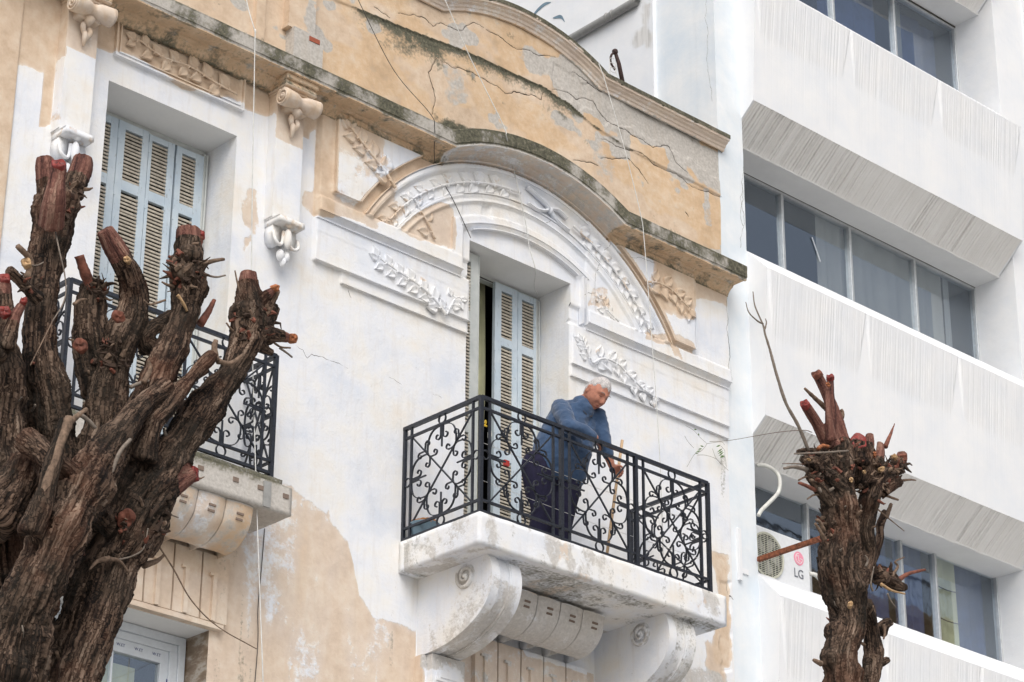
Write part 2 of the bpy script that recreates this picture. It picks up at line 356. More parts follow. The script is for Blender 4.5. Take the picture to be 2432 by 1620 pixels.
# ================================================================== OLD BUILDING
XC=14.15; YF=15.0
def segs(*bp,step):
    out=[bp[0]]
    for a,b in zip(bp,bp[1:]):
        n=max(1,int(round((b-a)/step))); out+=list(np.linspace(a,b,n+1)[1:])
    return np.array(out)
def sb(x,z,x0,x1,z0,z1,s=.03): return ss(x0-s,x0+s,x)*(1-ss(x1-s,x1+s,x))*ss(z0-s,z0+s,z)*(1-ss(z1-s,z1+s,z))
def corn_h(x,z):
    R=np.hypot(x-XC,z-10.78); d=np.sqrt(np.maximum(R*R-(R-.26)**2,0)); arc=(np.abs(x-XC)<d*.985)&(z>11.5)
    return np.where(arc,R-2.08,z-12.60),arc
def bandz(x): return np.interp(x,[11,11.96,12.7,13.5,14.4,14.75,15.05,15.5,16.8],[13.76,13.78,13.83,13.90,13.93,13.88,13.78,13.72,13.69])
def paint(x,y,z):
    jx=x+(fb2(x*2.3+3,z*2.3)-.5)*.30; jz=z+(fb2(x*2.1,z*2.1+9)-.5)*.30
    big=fb2(x*.9+5,z*.9+2); mid=fb2(x*4,z*4)
    Wt=np.ones_like(x)
    def tanz(v,amt=1.): 
        nonlocal Wt; Wt=Wt*(1-amt*np.clip(v,0,1))
    tanz(sb(jx,jz,0,11.85,12.34,20)); tanz(sb(x,z,0,8.965,0,30,.012)); tanz(sb(jx,jz,8.9,9.27,11.9,30))
    tanz(sb(x,jz,9.2,9.297,11.48,30,.01)*(x<9.299))
    tanz(sb(x,jz,11.83,12.0,11.76,13,.012)); tanz(sb(jx,jz,11.84,12.45,11.76,11.93,.04),.62)
    R=np.hypot(x-XC,z-10.76)
    tanz(ss(2.105,2.125,R)*(1-ss(2.21,2.23,R))*(x<13.15)*ss(11.75,11.8,z)); tanz(ss(1.8,1.9,R)*(1-ss(2.13,2.14,R))*ss(11.8,11.85,z)*(1-ss(12.5,13.0,jx)),.75)
    tanz(sb(jx,jz,12.68,13.34,11.83,12.22)*(R<1.8),.72); tanz(sb(jx,jz,14.95,15.3,11.84,12.05)*(R<1.8),.5)
    tanz((R>2.2)*sb(jx,jz,11.99,12.52,11.85,13)*.35,1); tanz(sb(jx,jz,12.0,12.5,12.34,13,.10)*(R>2.2),.72)
    tanz(sb(jx,jz,15.75,16.33,12.12,13,.06)*(R>2.15)); tanz((R>2.1)*(R<2.2)*(x>15.3)*sb(jx,jz,15.2,16.4,11.7,12.7)*.8)
    tanz(sb(jx,jz,15.7,16.3,11.78,11.9)*.7); tanz(sb(jx,jz,16.3,16.8,12.45,13),.8)
    low=np.interp(x,[8,11.45,11.9,12.13,12.32,12.37,12.45,12.6,12.8,12.95,13.045,13.06,20],[9.15,9.15,9.22,9.16,9.04,8.85,8.55,8.42,8.48,8.50,8.5,-5,-5])
    tanz(1-ss(low-.10,low+.07,jz+.05*(fb2(x*18,z*6)-.5))); 
    Wt=np.where((z<9.2)&(x<13.1)&(y>14.9),np.maximum(Wt,.20+.34*ss(.38,.66,fb2(x*3.6+2,z*.9+4))+.12*(fb2(x*12,z*1.5)-.5)),Wt)
    tanz(sb(jx,jz,16.55,16.75,9.0,9.95,.03)); tanz(sb(jx,jz,16.45,16.7,8.75,9.2,.05),.8)
    tanz((sb(jx,jz,11.13,11.20,10.2,11.75,.03))*ss(.42,.6,mid)*(z<11.9),.65)
    Wt=Wt-.20*ss(.48,.75,mid)*(Wt>.5)
    Mo=np.zeros_like(x); Ce=np.zeros_like(x); Oc=np.zeros_like(x)
    # cement and bare render
    Ce=np.maximum(Ce,sb(jx,jz,15.9,16.9,8.0,8.95,.12)*.62); Wt=Wt*(1-.55*sb(jx,jz,15.9,16.9,7.5,8.9,.12))
    Ce=np.maximum(Ce,sb(jx,jz,13.5,15.1,6,8.9,.05)*.35)
    # slabs and consoles: dirty white
    sl=(y<14.93)&(z<9.15)&(z>8.05)&(x>12.7)
    Wt=np.where(sl,.71-.30*ss(.45,.72,fb2(x*6+3*y,z*3-2*y)),Wt); Ce=np.where(sl,.88-.5*ss(.6,.75,mid),Ce); Oc=np.where(sl,.2*mid,Oc); Mo=np.where(sl,.36*ss(.46,.74,fb2(x*11,z*1.1+y*9)),Mo)
    rl=(y<14.95)&(z<8.8)&(z>8.35)&(x>13.38)&(x<14.72); Wt=np.where(rl,.12+.40*fb2(x*6,z*9),Wt); Ce=np.where(rl,.75,Ce); Mo=np.where(rl,.10*mid,Mo)
    und=(y<14.97)&(z<8.845)&(x>12.7)&(y>14.1); Mo=np.where(und&(z>8.80),.16+.30*ss(.4,.65,fb2(x*3,y*6)),Mo)  # slab undersides darker than the faces, in blotches
    sL=(y<14.97)&(z<9.15)&(z>8.3)&(x<11.6); Wt=np.where(sL,.05,Wt); Ce=np.where(sL,.80-.6*(z<8.76),Ce); Mo=np.where(sL,.12*(z>8.76)+.50*ss(8.93,9.06,z+.05*mid)+.30*(1-ss(8.74,8.80,z))*(z>8.7)+.12*mid,Mo)
    # rust runs beside the main slab
    Mo=np.maximum(Mo,.30*sb(jx,jz,15.05,15.15,8.8,9.1,.03)*(y<14.2)); 
    rL=(y<14.95)&(z<8.77)&(z>8.4)&(x<11.2); Wt=np.where(rL,.42*ss(.35,.6,fb2(x*5,z*7))*(x<10.85)+.08,Wt); Ce=np.where(rL,.45,Ce); Oc=np.where(rL,.75*ss(10.75,10.95,x)*mid*1.5,Oc); Mo=np.where(rL,.34*ss(.45,.7,fb2(x*9,z*9)),Mo)
    cap=(z>12.15)&(z<12.72)&(x<11.75)&(y<14.9); Wt=np.where(cap,.34+.25*(mid-.5),Wt)
    # fluted band: cream
    fl=sb(x,z,13.38,15.02,6,8.5,.01)*(y>14.8); Wt=np.where(fl>.5,.42,Wt)
    # cornice
    h,arc=corn_h(x,z); cz=(h>-.004)&(h<.33)&(y<14.995)&(z<13.3)
    dg=fb2(x*7,y*20+z*7); run=fb2(x*11,z*1.2+y)
    Wt=np.where(cz,np.where(arc,.42+.4*(dg-.4),.03),Wt); Oc=np.where(cz,np.where(arc,.1,.72+.5*(dg-.4)),Oc)
    Ce=np.where(cz&(h>.06)&(h<.115)&~arc,.30+.6*(dg-.45),Ce); Ce=np.where(cz&arc,.5,Ce)
    Wt=np.where(cz&arc&(x>14.6),Wt-.2*ss(.4,.6,dg),Wt)
    fas=cz&(h>.102); Mo=np.where(fas,np.where(x<11.8,.44,.60)+1.0*(fb2(x*3.3,z*1.0+y)-.5)+.5*(dg-.5)+.15*(h>.22),Mo); Ce=np.where(fas,.85,Ce); Wt=np.where(fas,0,Wt)
    Mo=np.where(cz&~fas,.28*np.exp(-np.abs(h)/.02)+np.where(arc,.14,.30)+.22*ss(.42,.7,dg)*ss(.35,.6,run),Mo)
    # attic
    atc=(z>12.84)&(y>14.88)&(h>.2); Wt=np.where(atc,0,Wt); Oc=np.where(atc,.74-.62*ss(.40,.64,fb2(x*1.6+1,z*2.6)),Oc)
    Oc=np.where(atc&(x<11.85),.35,Oc)
    bz=bandz(x); d=z-bz
    cem=sb(jx,jz,14.55,15.0,13.88,14.2,.10)+sb(jx,jz,15.0,16.9,13.92,14.22,.05)+.9*sb(jx,jz,16.1,16.9,13.72,14.2,.1)+.7*sb(jx,jz,14.2,14.8,14.05,14.3,.08)+.5*sb(jx,jz,15.05,15.4,13.3,13.6,.08)+.6*sb(jx,jz,16.55,16.66,13.2,13.7,.03)+.55*sb(jx,jz,13.15,13.45,13.3,13.75,.06)+.75*ss(.60,.72,fb2(x*2.1+7,z*2.7+1))+.35*sb(jx,jz,12.9,14.4,13.95,14.4,.1)
    Ce=np.where(atc,np.clip(cem,0,1)*.95,Ce)
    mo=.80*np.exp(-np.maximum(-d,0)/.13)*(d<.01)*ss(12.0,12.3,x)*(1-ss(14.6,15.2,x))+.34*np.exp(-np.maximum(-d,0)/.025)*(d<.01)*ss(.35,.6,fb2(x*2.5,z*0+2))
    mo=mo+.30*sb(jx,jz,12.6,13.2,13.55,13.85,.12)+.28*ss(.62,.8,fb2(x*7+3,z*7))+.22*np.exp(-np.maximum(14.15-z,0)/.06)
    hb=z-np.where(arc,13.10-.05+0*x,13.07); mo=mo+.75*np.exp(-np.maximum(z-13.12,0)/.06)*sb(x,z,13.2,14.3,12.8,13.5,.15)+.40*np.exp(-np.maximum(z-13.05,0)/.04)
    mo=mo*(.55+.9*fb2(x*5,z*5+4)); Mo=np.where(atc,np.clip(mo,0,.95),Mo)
    # coping
    cp=(y<14.965)&(z>14.17); Wt=np.where(cp,.42+.2*(fb2(x*3,z*9)-.5),Wt); Oc=np.where(cp,.15,Oc); Ce=np.where(cp,.15,Ce)
    R2=np.hypot(x-XC,z-12.33); h2=np.where(np.abs(x-XC)<.975,R2-2.1,z-14.19); Mo=np.where(cp,np.where(h2>.098,.78+.3*(dg-.5),.02+.12*(dg>.6)),Mo)
    # rust/dirt runs on lower wall
    rr=fb2(x*9,z*.7); lowm=(z<9.0)&(y>14.9)&(x<13.05); Oc=np.where(lowm,.30*ss(.50,.78,rr)+.30*mid,Oc)
    Mo=np.where(lowm,np.maximum(Mo,(.16+.25*sb(jx,jz,11.1,11.6,7,8.9,.1)+.25*sb(jx,jz,12.80,12.90,7,8.8,.05))*ss(.50,.75,fb2(x*14+3,z*.8))),Mo)
    Mo=np.maximum(Mo,.22*sb(jx,jz,12.78,12.86,8.9,9.3,.04)*(y>14.9))
    Mo=np.maximum(Mo,.40*sb(jx,jz,16.60,16.70,10.6,11.05,.02)*(y>14.9))
    Mo=np.maximum(Mo,.18*ss(.66,.8,fb2(x*6+1,z*6+8)))
    return np.clip(np.stack([Wt,Mo,Ce,Oc],1),0,1)
def rpaint(x,y,z):
    p=paint(x,y,z); p[:,0]=np.clip(p[:,0]-.30*ss(.42,.62,fb3(x*23,y*23,z*23)),0,1); p[:,1]=np.maximum(p[:,1],.22*ss(.5,.66,fb3(x*31+5,y*31,z*31))); return p
# cracks: polylines in (x,z) found from the photo, jittered
def poly(off,sc,pts,y=15): return np.array([at(off[0]+p[0]/sc,off[1]+p[1]/sc,y=y)[[0,2]] for p in pts])
r2,r3,r5,r7=((600,0),2.904),((1200,0),2.904),((0,500),2.904),((1200,500),3.485)
CR_A=[poly(*r2,[(1000,95),(1040,100),(1100,100),(1130,115),(1180,125),(1240,185),(1290,160),(1380,205),(1440,215),(1520,160),(1590,200)]),
 poly(*r2,[(1600,210),(1720,270),(1790,330),(1900,350),(1970,390),(2080,400)]),
 poly(*r2,[(1310,430),(1450,480),(1600,550),(1740,640),(1880,650),(1930,650),(1990,690),(2005,640)]),
 poly(*r2,[(1270,400),(1210,500),(1240,600),(1260,700),(1240,790)]),
 poly(*r3,[(320,620),(420,640),(480,690),(600,700),(630,760),(700,840),(770,880),(860,930),(930,960),(1020,1020),(1090,1000),(1130,1010),(1180,1130),(1250,1200)]),
 poly(*r3,[(470,1105),(560,1120),(640,1145)]),poly(*r3,[(655,1095),(740,1100),(840,1090),(900,1150),(990,1270)]),
 poly(*r3,[(660,960),(760,1010),(830,1030),(1000,1110),(1120,1180),(1250,1260),(1400,1320),(1490,1360)]),
 poly(*r3,[(450,500),(520,540),(600,600),(660,640)]),
 poly(*r3,[(1240,1460),(1265,1495)]),poly(*r2,[(830,50),(940,130)])]
CR_M=[poly(*r5,[(2040,930),(2090,960),(2120,1020),(2150,990),(2230,1010),(2323,1050),(2400,1090)]),
 poly(*r7,[(820,295),(790,340),(765,390),(735,460),(715,540),(708,640)]),poly(*r7,[(600,715),(650,700),(720,688)]),poly(*r7,[(260,105),(300,120),(340,100)]),
 poly(*r7,[(840,310),(950,400),(1030,420),(1100,435),(1200,470)]),
 poly(*r7,[(1805,740),(1810,900),(1815,1100),(1810,1300),(1830,1450)]),
 poly((900,1200),2.737,[(2265,500),(2275,580),(2300,610)]),
 poly((700,450),3.485,[(440,810),(455,870),(470,900)]),poly((1300,1000),3.485,[(1500,1400),(1505,1440),(1540,1480)]),
 poly((900,1200),2.737,[(780,970),(830,985),(860,950)]),poly((900,850),3.336,[(80,150),(180,210)]),poly((900,850),3.336,[(420,285),(500,320)])]
def jitter(P,n=3,a=.10):
    r=np.random.RandomState(int(abs(P[0,0])*1e4)%9999)
    for _ in range(n):
        M=(P[:-1]+P[1:])/2; d=P[1:]-P[:-1]; M=M+np.stack([-d[:,1],d[:,0]],1)*(r.rand(len(M))[:,None]-.5)*a*2
        Q=np.empty((len(P)+len(M),2)); Q[0::2]=P; Q[1::2]=M; P=Q
    return P
def crackdist(X,Z,polys,step):
    D=np.full(X.shape,9.)
    xs=X[:,0]; zs=Z[0]
    for P in polys:
        P=jitter(P)
        for a,b in zip(P,P[1:]):
            i0=max(0,np.searchsorted(xs,min(a[0],b[0])-.03)); i1=np.searchsorted(xs,max(a[0],b[0])+.03); j0=max(0,np.searchsorted(zs,min(a[1],b[1])-.03)); j1=np.searchsorted(zs,max(a[1],b[1])+.03)
            if i1<=i0 or j1<=j0: continue
            x=X[i0:i1,j0:j1]-a[0]; z=Z[i0:i1,j0:j1]-a[1]; d=b-a; t=np.clip((x*d[0]+z*d[1])/(d@d+1e-12),0,1)
            D[i0:i1,j0:j1]=np.minimum(D[i0:i1,j0:j1],np.hypot(x-t*d[0],z-t*d[1]))
    return D
def Hmain(x,z):
    h=np.zeros_like(x); e=.006
    st=lambda a,v: ss(a-e,a+e,v)
    R=np.hypot(x-XC,z-10.76); R1=np.hypot(x-XC,z-10.81); R3=np.hypot(x-14.165,z-10.67)
    L=st(11.85,x); 
    led=np.maximum(st(12.14,x)*(1-st(13.53,x)),st(14.75,x)); h=h+.018*led*st(11.155,z)*(1-st(11.83,z))
    fr=np.maximum(L*(1-st(13.53,x)),st(14.75,x)); h=np.maximum(h,.032*fr*st(11.265,z)); h=h+.003*fr*st(11.53,z)
    belt=np.maximum(L*(1-st(13.42,x)),st(14.92,x)); h=h+.040*belt*ss(11.65,11.71,z)*(1-st(11.835,z)*.6)
    sp=L*st(11.70,z); h=np.maximum(h,.040*sp)
    # door surround box with arched head and inner sunk head
    ds=st(13.30,x)*(1-st(15.02,x))*(1-ss(1.685,1.695,np.hypot(x-XC,z-10.70)))*st(11.83,z); h=np.maximum(h,.066*ds)
    sunk=st(13.43,x)*(1-st(14.90,x))*(1-ss(1.585,1.64,R3)); h=h-.038*sunk*st(11.66,z)*(x>13.4)
    # arch rims
    top=st(11.83,z)
    for a,b,hh in ((2.04,2.11,.028),(2.06,2.09,.010)): h=h+hh*st(a,R)*(1-st(b,R))*top
    for a,b,hh in ((1.70,1.785,.020),(1.725,1.76,-.012)): h=h+hh*st(a,R1)*(1-st(b,R1))*top*(1-ds)
    pan=np.maximum(st(11.99,x)*st(11.91,z)*ss(2.205,2.215,R)*(x<14),(1-st(16.30,x))*st(11.88,z)*ss(2.16,2.17,R)*(x>14)); h=h+.045*pan
    # left bay
    h=h+.02*(1-st(8.965,x)); h=h+.015*st(11.82,x)*(1-st(11.99,x))*0
    fx=st(9.80,x)*(1-st(11.05,x))*st(12.32,z); fi=st(9.835,x)*(1-st(11.015,x))*st(12.355,z); h=h+.03*fx-.026*fi
    h=h+(fb2(x*1.3,z*1.3,3)-.5)*.012+(fb2(x*9,z*9,2)-.5)*.0035
    # missing lump of render on the arch
    h=h-.02*sb(x,z,13.66,13.76,12.32,12.47,.008)
    sp2=sb(x+(fb2(x*9,z*9)-.5)*.1,z+(fb2(x*8+4,z*8)-.5)*.12,16.62,16.76,8.9,9.75,.01); h=h-.012*sp2
    return h
def Hattic(x,z):
    h=.013*ss(bandz(x)-.008,bandz(x)+.008,z)
    jx=x+(fb2(x*5+3,z*5)-.5)*.25; jz=z+(fb2(x*5,z*5+9)-.5)*.25
    h=h-.010*np.clip(sb(jx,jz,15.0,16.9,13.92,14.22,.012)+sb(jx,jz,14.55,15.0,13.9,14.2,.02),0,1)
    h=h+(fb2(x*1.7,z*1.7,3)-.5)*.03+(fb2(x*11,z*11,2)-.5)*.005
    return h
OB=thing('old_building','weathered cream and white stucco house with arched cornice and ironwork balconies','building')
# main wall -----------------------------------------------------------------
wx=segs(8.5,9.78,11.03,11.83,13.53,14.74,16.785,step=.0115); wz=segs(6.6,7.93,9.05,12.04,12.09,12.66,12.96,step=.0115)
X,Z=np.meshgrid(wx,wz,indexing='ij'); H=Hmain(X,Z); D=crackdist(X,Z,CR_M,.01); H=H
cx=(wx[1:]+wx[:-1])/2; cz_=(wz[1:]+wz[:-1])/2; CX,CZ=np.meshgrid(cx,cz_,indexing='ij')
keep=~(((CX>9.78)&(CX<11.03)&(CZ>9.05)&(CZ<12.09))|((CX>13.53)&(CX<14.74)&(CZ>9.05)&(CZ<12.04))|((CX>9.3)&(CX<11.03)&(CZ<7.93))|((CZ>12.66)&(np.hypot(CX-XC,CZ-10.78)>2.16)))
def paintM(x,y,z,polys=None):
    p=paint(x,y,z); return p
wall=gridmesh('wall',np.stack([X,YF-H,Z],2),keep,'old_plaster',OB,None)
def crackpaint(o,polys,dark=.95,w=.007,extra=None):
    me=o.data; n=len(me.vertices); c=np.empty(n*3); me.vertices.foreach_get('co',c); c=c.reshape(-1,3)
    P=paint(c[:,0],c[:,1],c[:,2])
    D=np.full(n,9.)
    idx=np.argsort(c[:,0]); xs=c[idx,0]
    for Q in polys:
        Q=jitter(Q)
        for a,b in zip(Q,Q[1:]):
            i0=np.searchsorted(xs,min(a[0],b[0])-.03); i1=np.searchsorted(xs,max(a[0],b[0])+.03); k=idx[i0:i1]
            x=c[k,0]-a[0]; z=c[k,2]-a[1]; d=b-a; t=np.clip((x*d[0]+z*d[1])/(d@d+1e-12),0,1); D[k]=np.minimum(D[k],np.hypot(x-t*d[0],z-t*d[1]))
    f=(1-ss(.0015,w*.85,D))*dark*(.25+.75*ss(.35,.6,fb2(c[:,0]*5,c[:,2]*5))); P[:,1]=np.maximum(P[:,1],f); 
    at_=me.attributes.new('paint','FLOAT_COLOR','POINT'); at_.data.foreach_set('color',P.astype(np.float32).ravel())
crackpaint(wall,CR_M,.0)
# attic ----------------------------------------------------------------------
ax=segs(9.5,11.2,16.785,step=.0085); atz=segs(12.8,14.5,step=.0085)
X,Z=np.meshgrid(ax,atz,indexing='ij'); H=Hattic(X,Z)-.008*(1-ss(.001,.006,crackdist(X,Z,CR_A,.01)))
CX,CZ=np.meshgrid((ax[1:]+ax[:-1])/2,(atz[1:]+atz[:-1])/2,indexing='ij')
R2=np.hypot(CX-XC,CZ-12.33); keep=np.where(np.abs(CX-XC)<.975,R2<2.13,CZ<14.22)
attic=gridmesh('attic_wall',np.stack([X,YF-H,Z],2),keep,'old_plaster',OB,None); crackpaint(attic,CR_A,.35)
def cracks(polys,Hf,rad,seed):
    r=np.random.RandomState(seed)
    for Pq in polys:
        Q=jitter(Pq,4,.11); hh=Hf(Q[:,0],Q[:,1]); n=len(Q); w_=rad*(.05+1.6*np.array([fb2(np.array([i*.21+seed]),np.array([Q[0,0]]))[0] for i in range(n)]))*np.sin(np.linspace(.15,math.pi-.15,n))**.35
        b=B(); b.tube(np.stack([Q[:,0],YF-hh+rad*.25,Q[:,1]],1),w_,5); obj('crack',b,'crack_dark',OB)
simple('crack_dark',(.05,.04,.03),.95)
cracks(CR_M,Hmain,.0022,3); cracks(CR_A,Hattic,.0025,8)
# solid core behind (roof and inside walls block the light)
b=B(); b.box(8.5,16.77,15.12,19,12.2,14.18); b.box(8.5,9.74,15.12,15.3,6.6,12.2); b.box(11.07,13.49,15.12,15.3,6.6,12.2); b.box(14.78,16.77,15.12,15.3,6.6,12.2)
b.box(8.5,16.77,18.9,19.1,0,12.2); b.box(8.5,16.77,15.05,15.09,0,6.6); b.box(8.5,9.3,15.05,15.09,6.6,7.9); b.box(8.4,8.5,15.05,19,0,14.1); b.box(8.5,16.77,15.12,18.9,8.6,9.0)
obj('inner_wall',b,'room_wall',OB)
# reveals --------------------------------------------------------------------
def reveal(x0,x1,z0,z1,yb,mat='old_plaster',sidemat=None,name='window_reveal'):
    zz=segs(z0,z1,step=.03); xx=segs(x0,x1,step=.03); t=np.linspace(0,1,14)
    for xv in (x0,x1):
        H0=Hmain(np.full_like(zz,xv+(-.004 if xv==x0 else .004)),zz)
        TT,ZZ=np.meshgrid(t,zz); HH=np.repeat(H0[:,None],14,1); P=np.stack([xv+(fb2(ZZ*5+xv,TT*3)-.5)*.012*np.sin(math.pi*TT),(YF-HH)*(1-TT)+yb*TT,ZZ],2)
        bb=B(); bb.grid(P); obj(name,bb,sidemat or mat,OB,True,paint if not sidemat else None)
    H0=Hmain(xx,np.full_like(xx,z1+.004))
    P=np.array([[(x,(YF-h)*(1-tt)+yb*tt,z1) for tt in t] for x,h in zip(xx,H0)]); bb=B(); bb.grid(P); obj('lintel_soffit',bb,'soffit_white',OB,True)
reveal(9.78,11.03,9.05,12.09,15.42); reveal(13.53,14.74,9.1,12.04,15.42); reveal(9.3,11.03,6.6,7.93,15.36,sidemat='marble_brown')
# cornice and coping: profile swept along straight - arc - straight -----------------
def sweepcorn(name,prof,base,Rb,cz,xl,xr,rough=.004):
    cols=[]
    for out,h in prof:
        R=Rb+h; dz=base+h-cz; dx=math.sqrt(R*R-dz*dz); a=math.atan2(dz,dx)
        L=np.linspace(xl,XC-dx,150); Rr=np.linspace(XC+dx,xr,110); A=np.linspace(math.pi-a,a,110)
        xs=np.concatenate([L,XC+R*np.cos(A)[1:-1],Rr]); zs=np.concatenate([np.full(150,base+h),cz+R*np.sin(A)[1:-1],np.full(110,base+h)])
        cols.append(np.stack([xs,np.full_like(xs,YF-out),zs],1))
    P=np.stack(cols,1)
    n1=(fb3(P[...,0]*9,P[...,1]*9,P[...,2]*9)-.5)*2; n2=(fb3(P[...,0]*26+9,P[...,1]*26,P[...,2]*26)-.5)*2
    P[...,2]+=n1*rough+n2*rough*.6; P[...,1]+=n2*rough
    b=B(); b.grid(P)
    for e,side in ((P[0],0),(P[-1],1)):
        b.add(e,[tuple(range(len(e)))])
    return obj(name,b,'old_plaster',OB,False,paint)
def dens(p,n=4):
    out=[]
    for (a,b_),(c,d) in zip(p,p[1:]):
        k=max(1,int(math.hypot(c-a,d-b_)/.018)); out+=[(a+(c-a)*i/k,b_+(d-b_)*i/k) for i in range(k)]
    return out+[p[-1]]
prof=dens([(.02,-.002),(.045,.002),(.05,.018),(.058,.030),(.070,.050),(.09,.068),(.118,.080),(.122,.092),(.135,.094),(.262,.094),(.268,.086),(.288,.088),(.291,.112),(.300,.118),(.304,.228),(.296,.238),(.15,.285),(.0,.315)])
sweepcorn('cornice',prof,12.60,2.08,10.78,8.5,16.80)
prof=dens([(.02,-.004),(.036,0),(.042,.022),(.055,.03),(.062,.05),(.085,.062),(.092,.078),(.112,.082),(.115,.096),(.122,.100),(.125,.138),(.10,.15),(-.12,.16),(-.12,.0)])
sweepcorn('coping',prof,14.19,2.10,12.33,9.5,16.83)
# attic pier ------------------------------------------------------------------
b=B(); b.gbox(11.44,11.72,14.93,15.02,13.29,14.6,.04,.003); b.gbox(11.425,11.735,14.915,15.02,13.262,13.29,.04,.002)
obj('attic_pier',b,'old_plaster',OB,False,paint)
b=B(); b.gbox(11.47,11.78,14.89,15.02,12.86,13.262,.03,.004); o=obj('pier_base',b,'old_plaster',OB,False,paint)
me=o.data; col=me.attributes['paint']; a_=np.tile([0,.12,.95,.1],(len(me.vertices),1)).astype(np.float32); col.data.foreach_set('color',a_.ravel())
b=B(); b.gbox(11.63,11.74,14.884,14.90,13.19,13.235,.01,.004); obj('exposed_brick',b,'brick_red',OB)
b=B(); b.gbox(11.13,11.22,14.965,15.02,12.9,14.6,.05,.002); obj('attic_strip',b,'old_plaster',OB,False,paint)
# pilasters with scroll capital and pendant ---------------------------------------
def pilaster(xa,xb):
    xm=(xa+xb)/2
    b=B(); b.gbox(xa,xb,14.888,15.02,11.44,12.66,.03,.0035); obj('pilaster',b,'old_plaster',OB,False,paint)
    b=B()                                             # moulded cap block
    for z0,z1,o in ((12.645,12.70,.26),(12.62,12.645,.235),(12.585,12.62,.245),(12.56,12.585,.21)): b.gbox(xm-.145-(o-.2)*.3,xm+.145+(o-.2)*.3,15-o,15.0,z0,z1,.02,.0015)
    b.gbox(xm-.10,xm+.10,14.80,15,12.40,12.56,.03,.002)
    # scroll roll lying along x, pinched in the middle
    n=26; xs=np.linspace(-.175,.175,n); rr=.066-.020*np.exp(-(xs/.045)**2)+.012*np.abs(xs/.175)
    b.tube([(xm+x,14.775,12.475) for x in xs],rr,18)
    for sx in (-1,1):
        sp=[]
        for k in range(46):
            t=k/45; a=sx*(t*4.6*math.pi)+1.2; r_=.070*(1-t)**.9+.006; sp.append((xm+sx*(.178+.006*t),14.775+r_*math.cos(a),12.475+r_*math.sin(a)))
        b.tube(sp,.0085,6); b.ell((xm+sx*.184,14.775,12.475),(.012,.014,.014),8,6)
    b.tube([(xm,14.84,12.44),(xm,14.80,12.40),(xm,14.85,12.36)],[.05,.045,.02],10)
    obj('scroll_capital',b,'old_plaster',OB,True,rpaint)
    b=B()
    for sx,z0,z1 in ((-1,12.40,12.27),(1,12.37,12.24),(-.3,12.33,12.19)):
        P=crom([(xm+sx*.02,14.855,z0),(xm+sx*.034,14.835,(z0+z1)/2),(xm-sx*.004,14.865,z1)],5); k=len(P); b.tube(P,.021*np.sin(np.linspace(.35,3.0,k))**.8+.002,8)
    obj('pendant_leaf',b,'old_plaster',OB,True,rpaint)
    # drop ornament under the pilaster
    b=B(); b.gbox(xm-.125,xm+.125,14.80,14.995,11.375,11.425,.03,.0015)
    b.extx([(14.995,11.44),(14.885,11.44),(14.80,11.425),(14.995,11.425)],xm-.13,xm+.13)
    for sx in (-1,1):
        P=[(xm+sx*.118,11.375),(xm+sx*.128,11.30),(xm+sx*.115,11.235),(xm+sx*.08,11.205),(xm+sx*.045,11.215),(xm+sx*.03,11.26),(xm+sx*.03,11.375)]
        b.ext(P if sx>0 else P[::-1],14.90,14.995)
        b.tube(crom([(xm+sx*.125,14.88,11.30),(xm+sx*.118,14.86,11.225),(xm+sx*.075,14.86,11.195),(xm+sx*.04,14.87,11.225),(xm+sx*.03,14.87,11.33)],6),.014,8)
    b.ell((xm,14.835,11.385),(.030,.030,.032),14,10)
    for cx_,cz0,rx,rz,yy in ((0,11.265,.034,.088,14.85),(-.03,11.13,.032,.05,14.90),(.03,11.13,.028,.05,14.90),(0,11.075,.020,.042,14.90)): b.ell((xm+cx_,yy,cz0),(rx,.035,rz),14,10)
    obj('drop_ornament',b,'old_plaster',OB,True,rpaint)
pilaster(9.30,9.575); pilaster(11.335,11.61)
# relief leaves ---------------------------------------------------------------------
def leafmesh(wd=.5,curl=.0,flute=.16):
    n=9; V=[];F=[]
    for i in range(n):
        t=i/(n-1); w=wd*.5*math.sin(math.pi*min(1,t*1.08+.02)**.62)*(1-.0*t) if i not in (0,n-1) else .01
        for k in (-1,-.5,0,.5,1): V.append((k*w,-(.10+flute*(abs(k)**1.2)*math.sin(math.pi*t)-.12*(k==0)*0+.05*math.sin(math.pi*t)-.09*(k==0)),t+curl*abs(k)*.0))
    base=len(V)
    for i in range(n):
        t=i/(n-1)
        for k in (-1,1): V.append((k*(wd*.5*math.sin(math.pi*min(1,t*1.08+.02)**.62) if i not in (0,n-1) else .01)*1.04,.03,t))
    for i in range(n-1):
        for k in range(4): F.append((i*5+k,i*5+k+1,i*5+6+k,i*5+5+k))
        F.append((base+2*i,i*5,i*5+5,base+2*i+2)); F.append((i*5+4,base+2*i+1,base+2*i+3,i*5+9))
    b=B(); b.add(V,F); return b
leaf_me=None
def leafobj(parent,x,z,ang,size,y=14.955,wd=.74):
    c,s_=math.cos(ang),math.sin(ang)                      # local +z runs along (c,s)
    b=leafmesh(wd); V=np.concatenate(b.v)*size; V[:,1]*=.85; V=V+(np.stack([fb2(V[:,0]*70+x*9,V[:,2]*70+z*7+i*5) for i in range(3)],1)-.5)*size*.05
    X_=V[:,0]*s_+V[:,2]*c; Z_=-V[:,0]*c+V[:,2]*s_; V2=np.stack([X_+x,V[:,1]*.9+y,Z_+z],1); b.v=[V2]
    return obj('leaf',b,'old_plaster',parent,True,rpaint)
rl=random.Random(5)
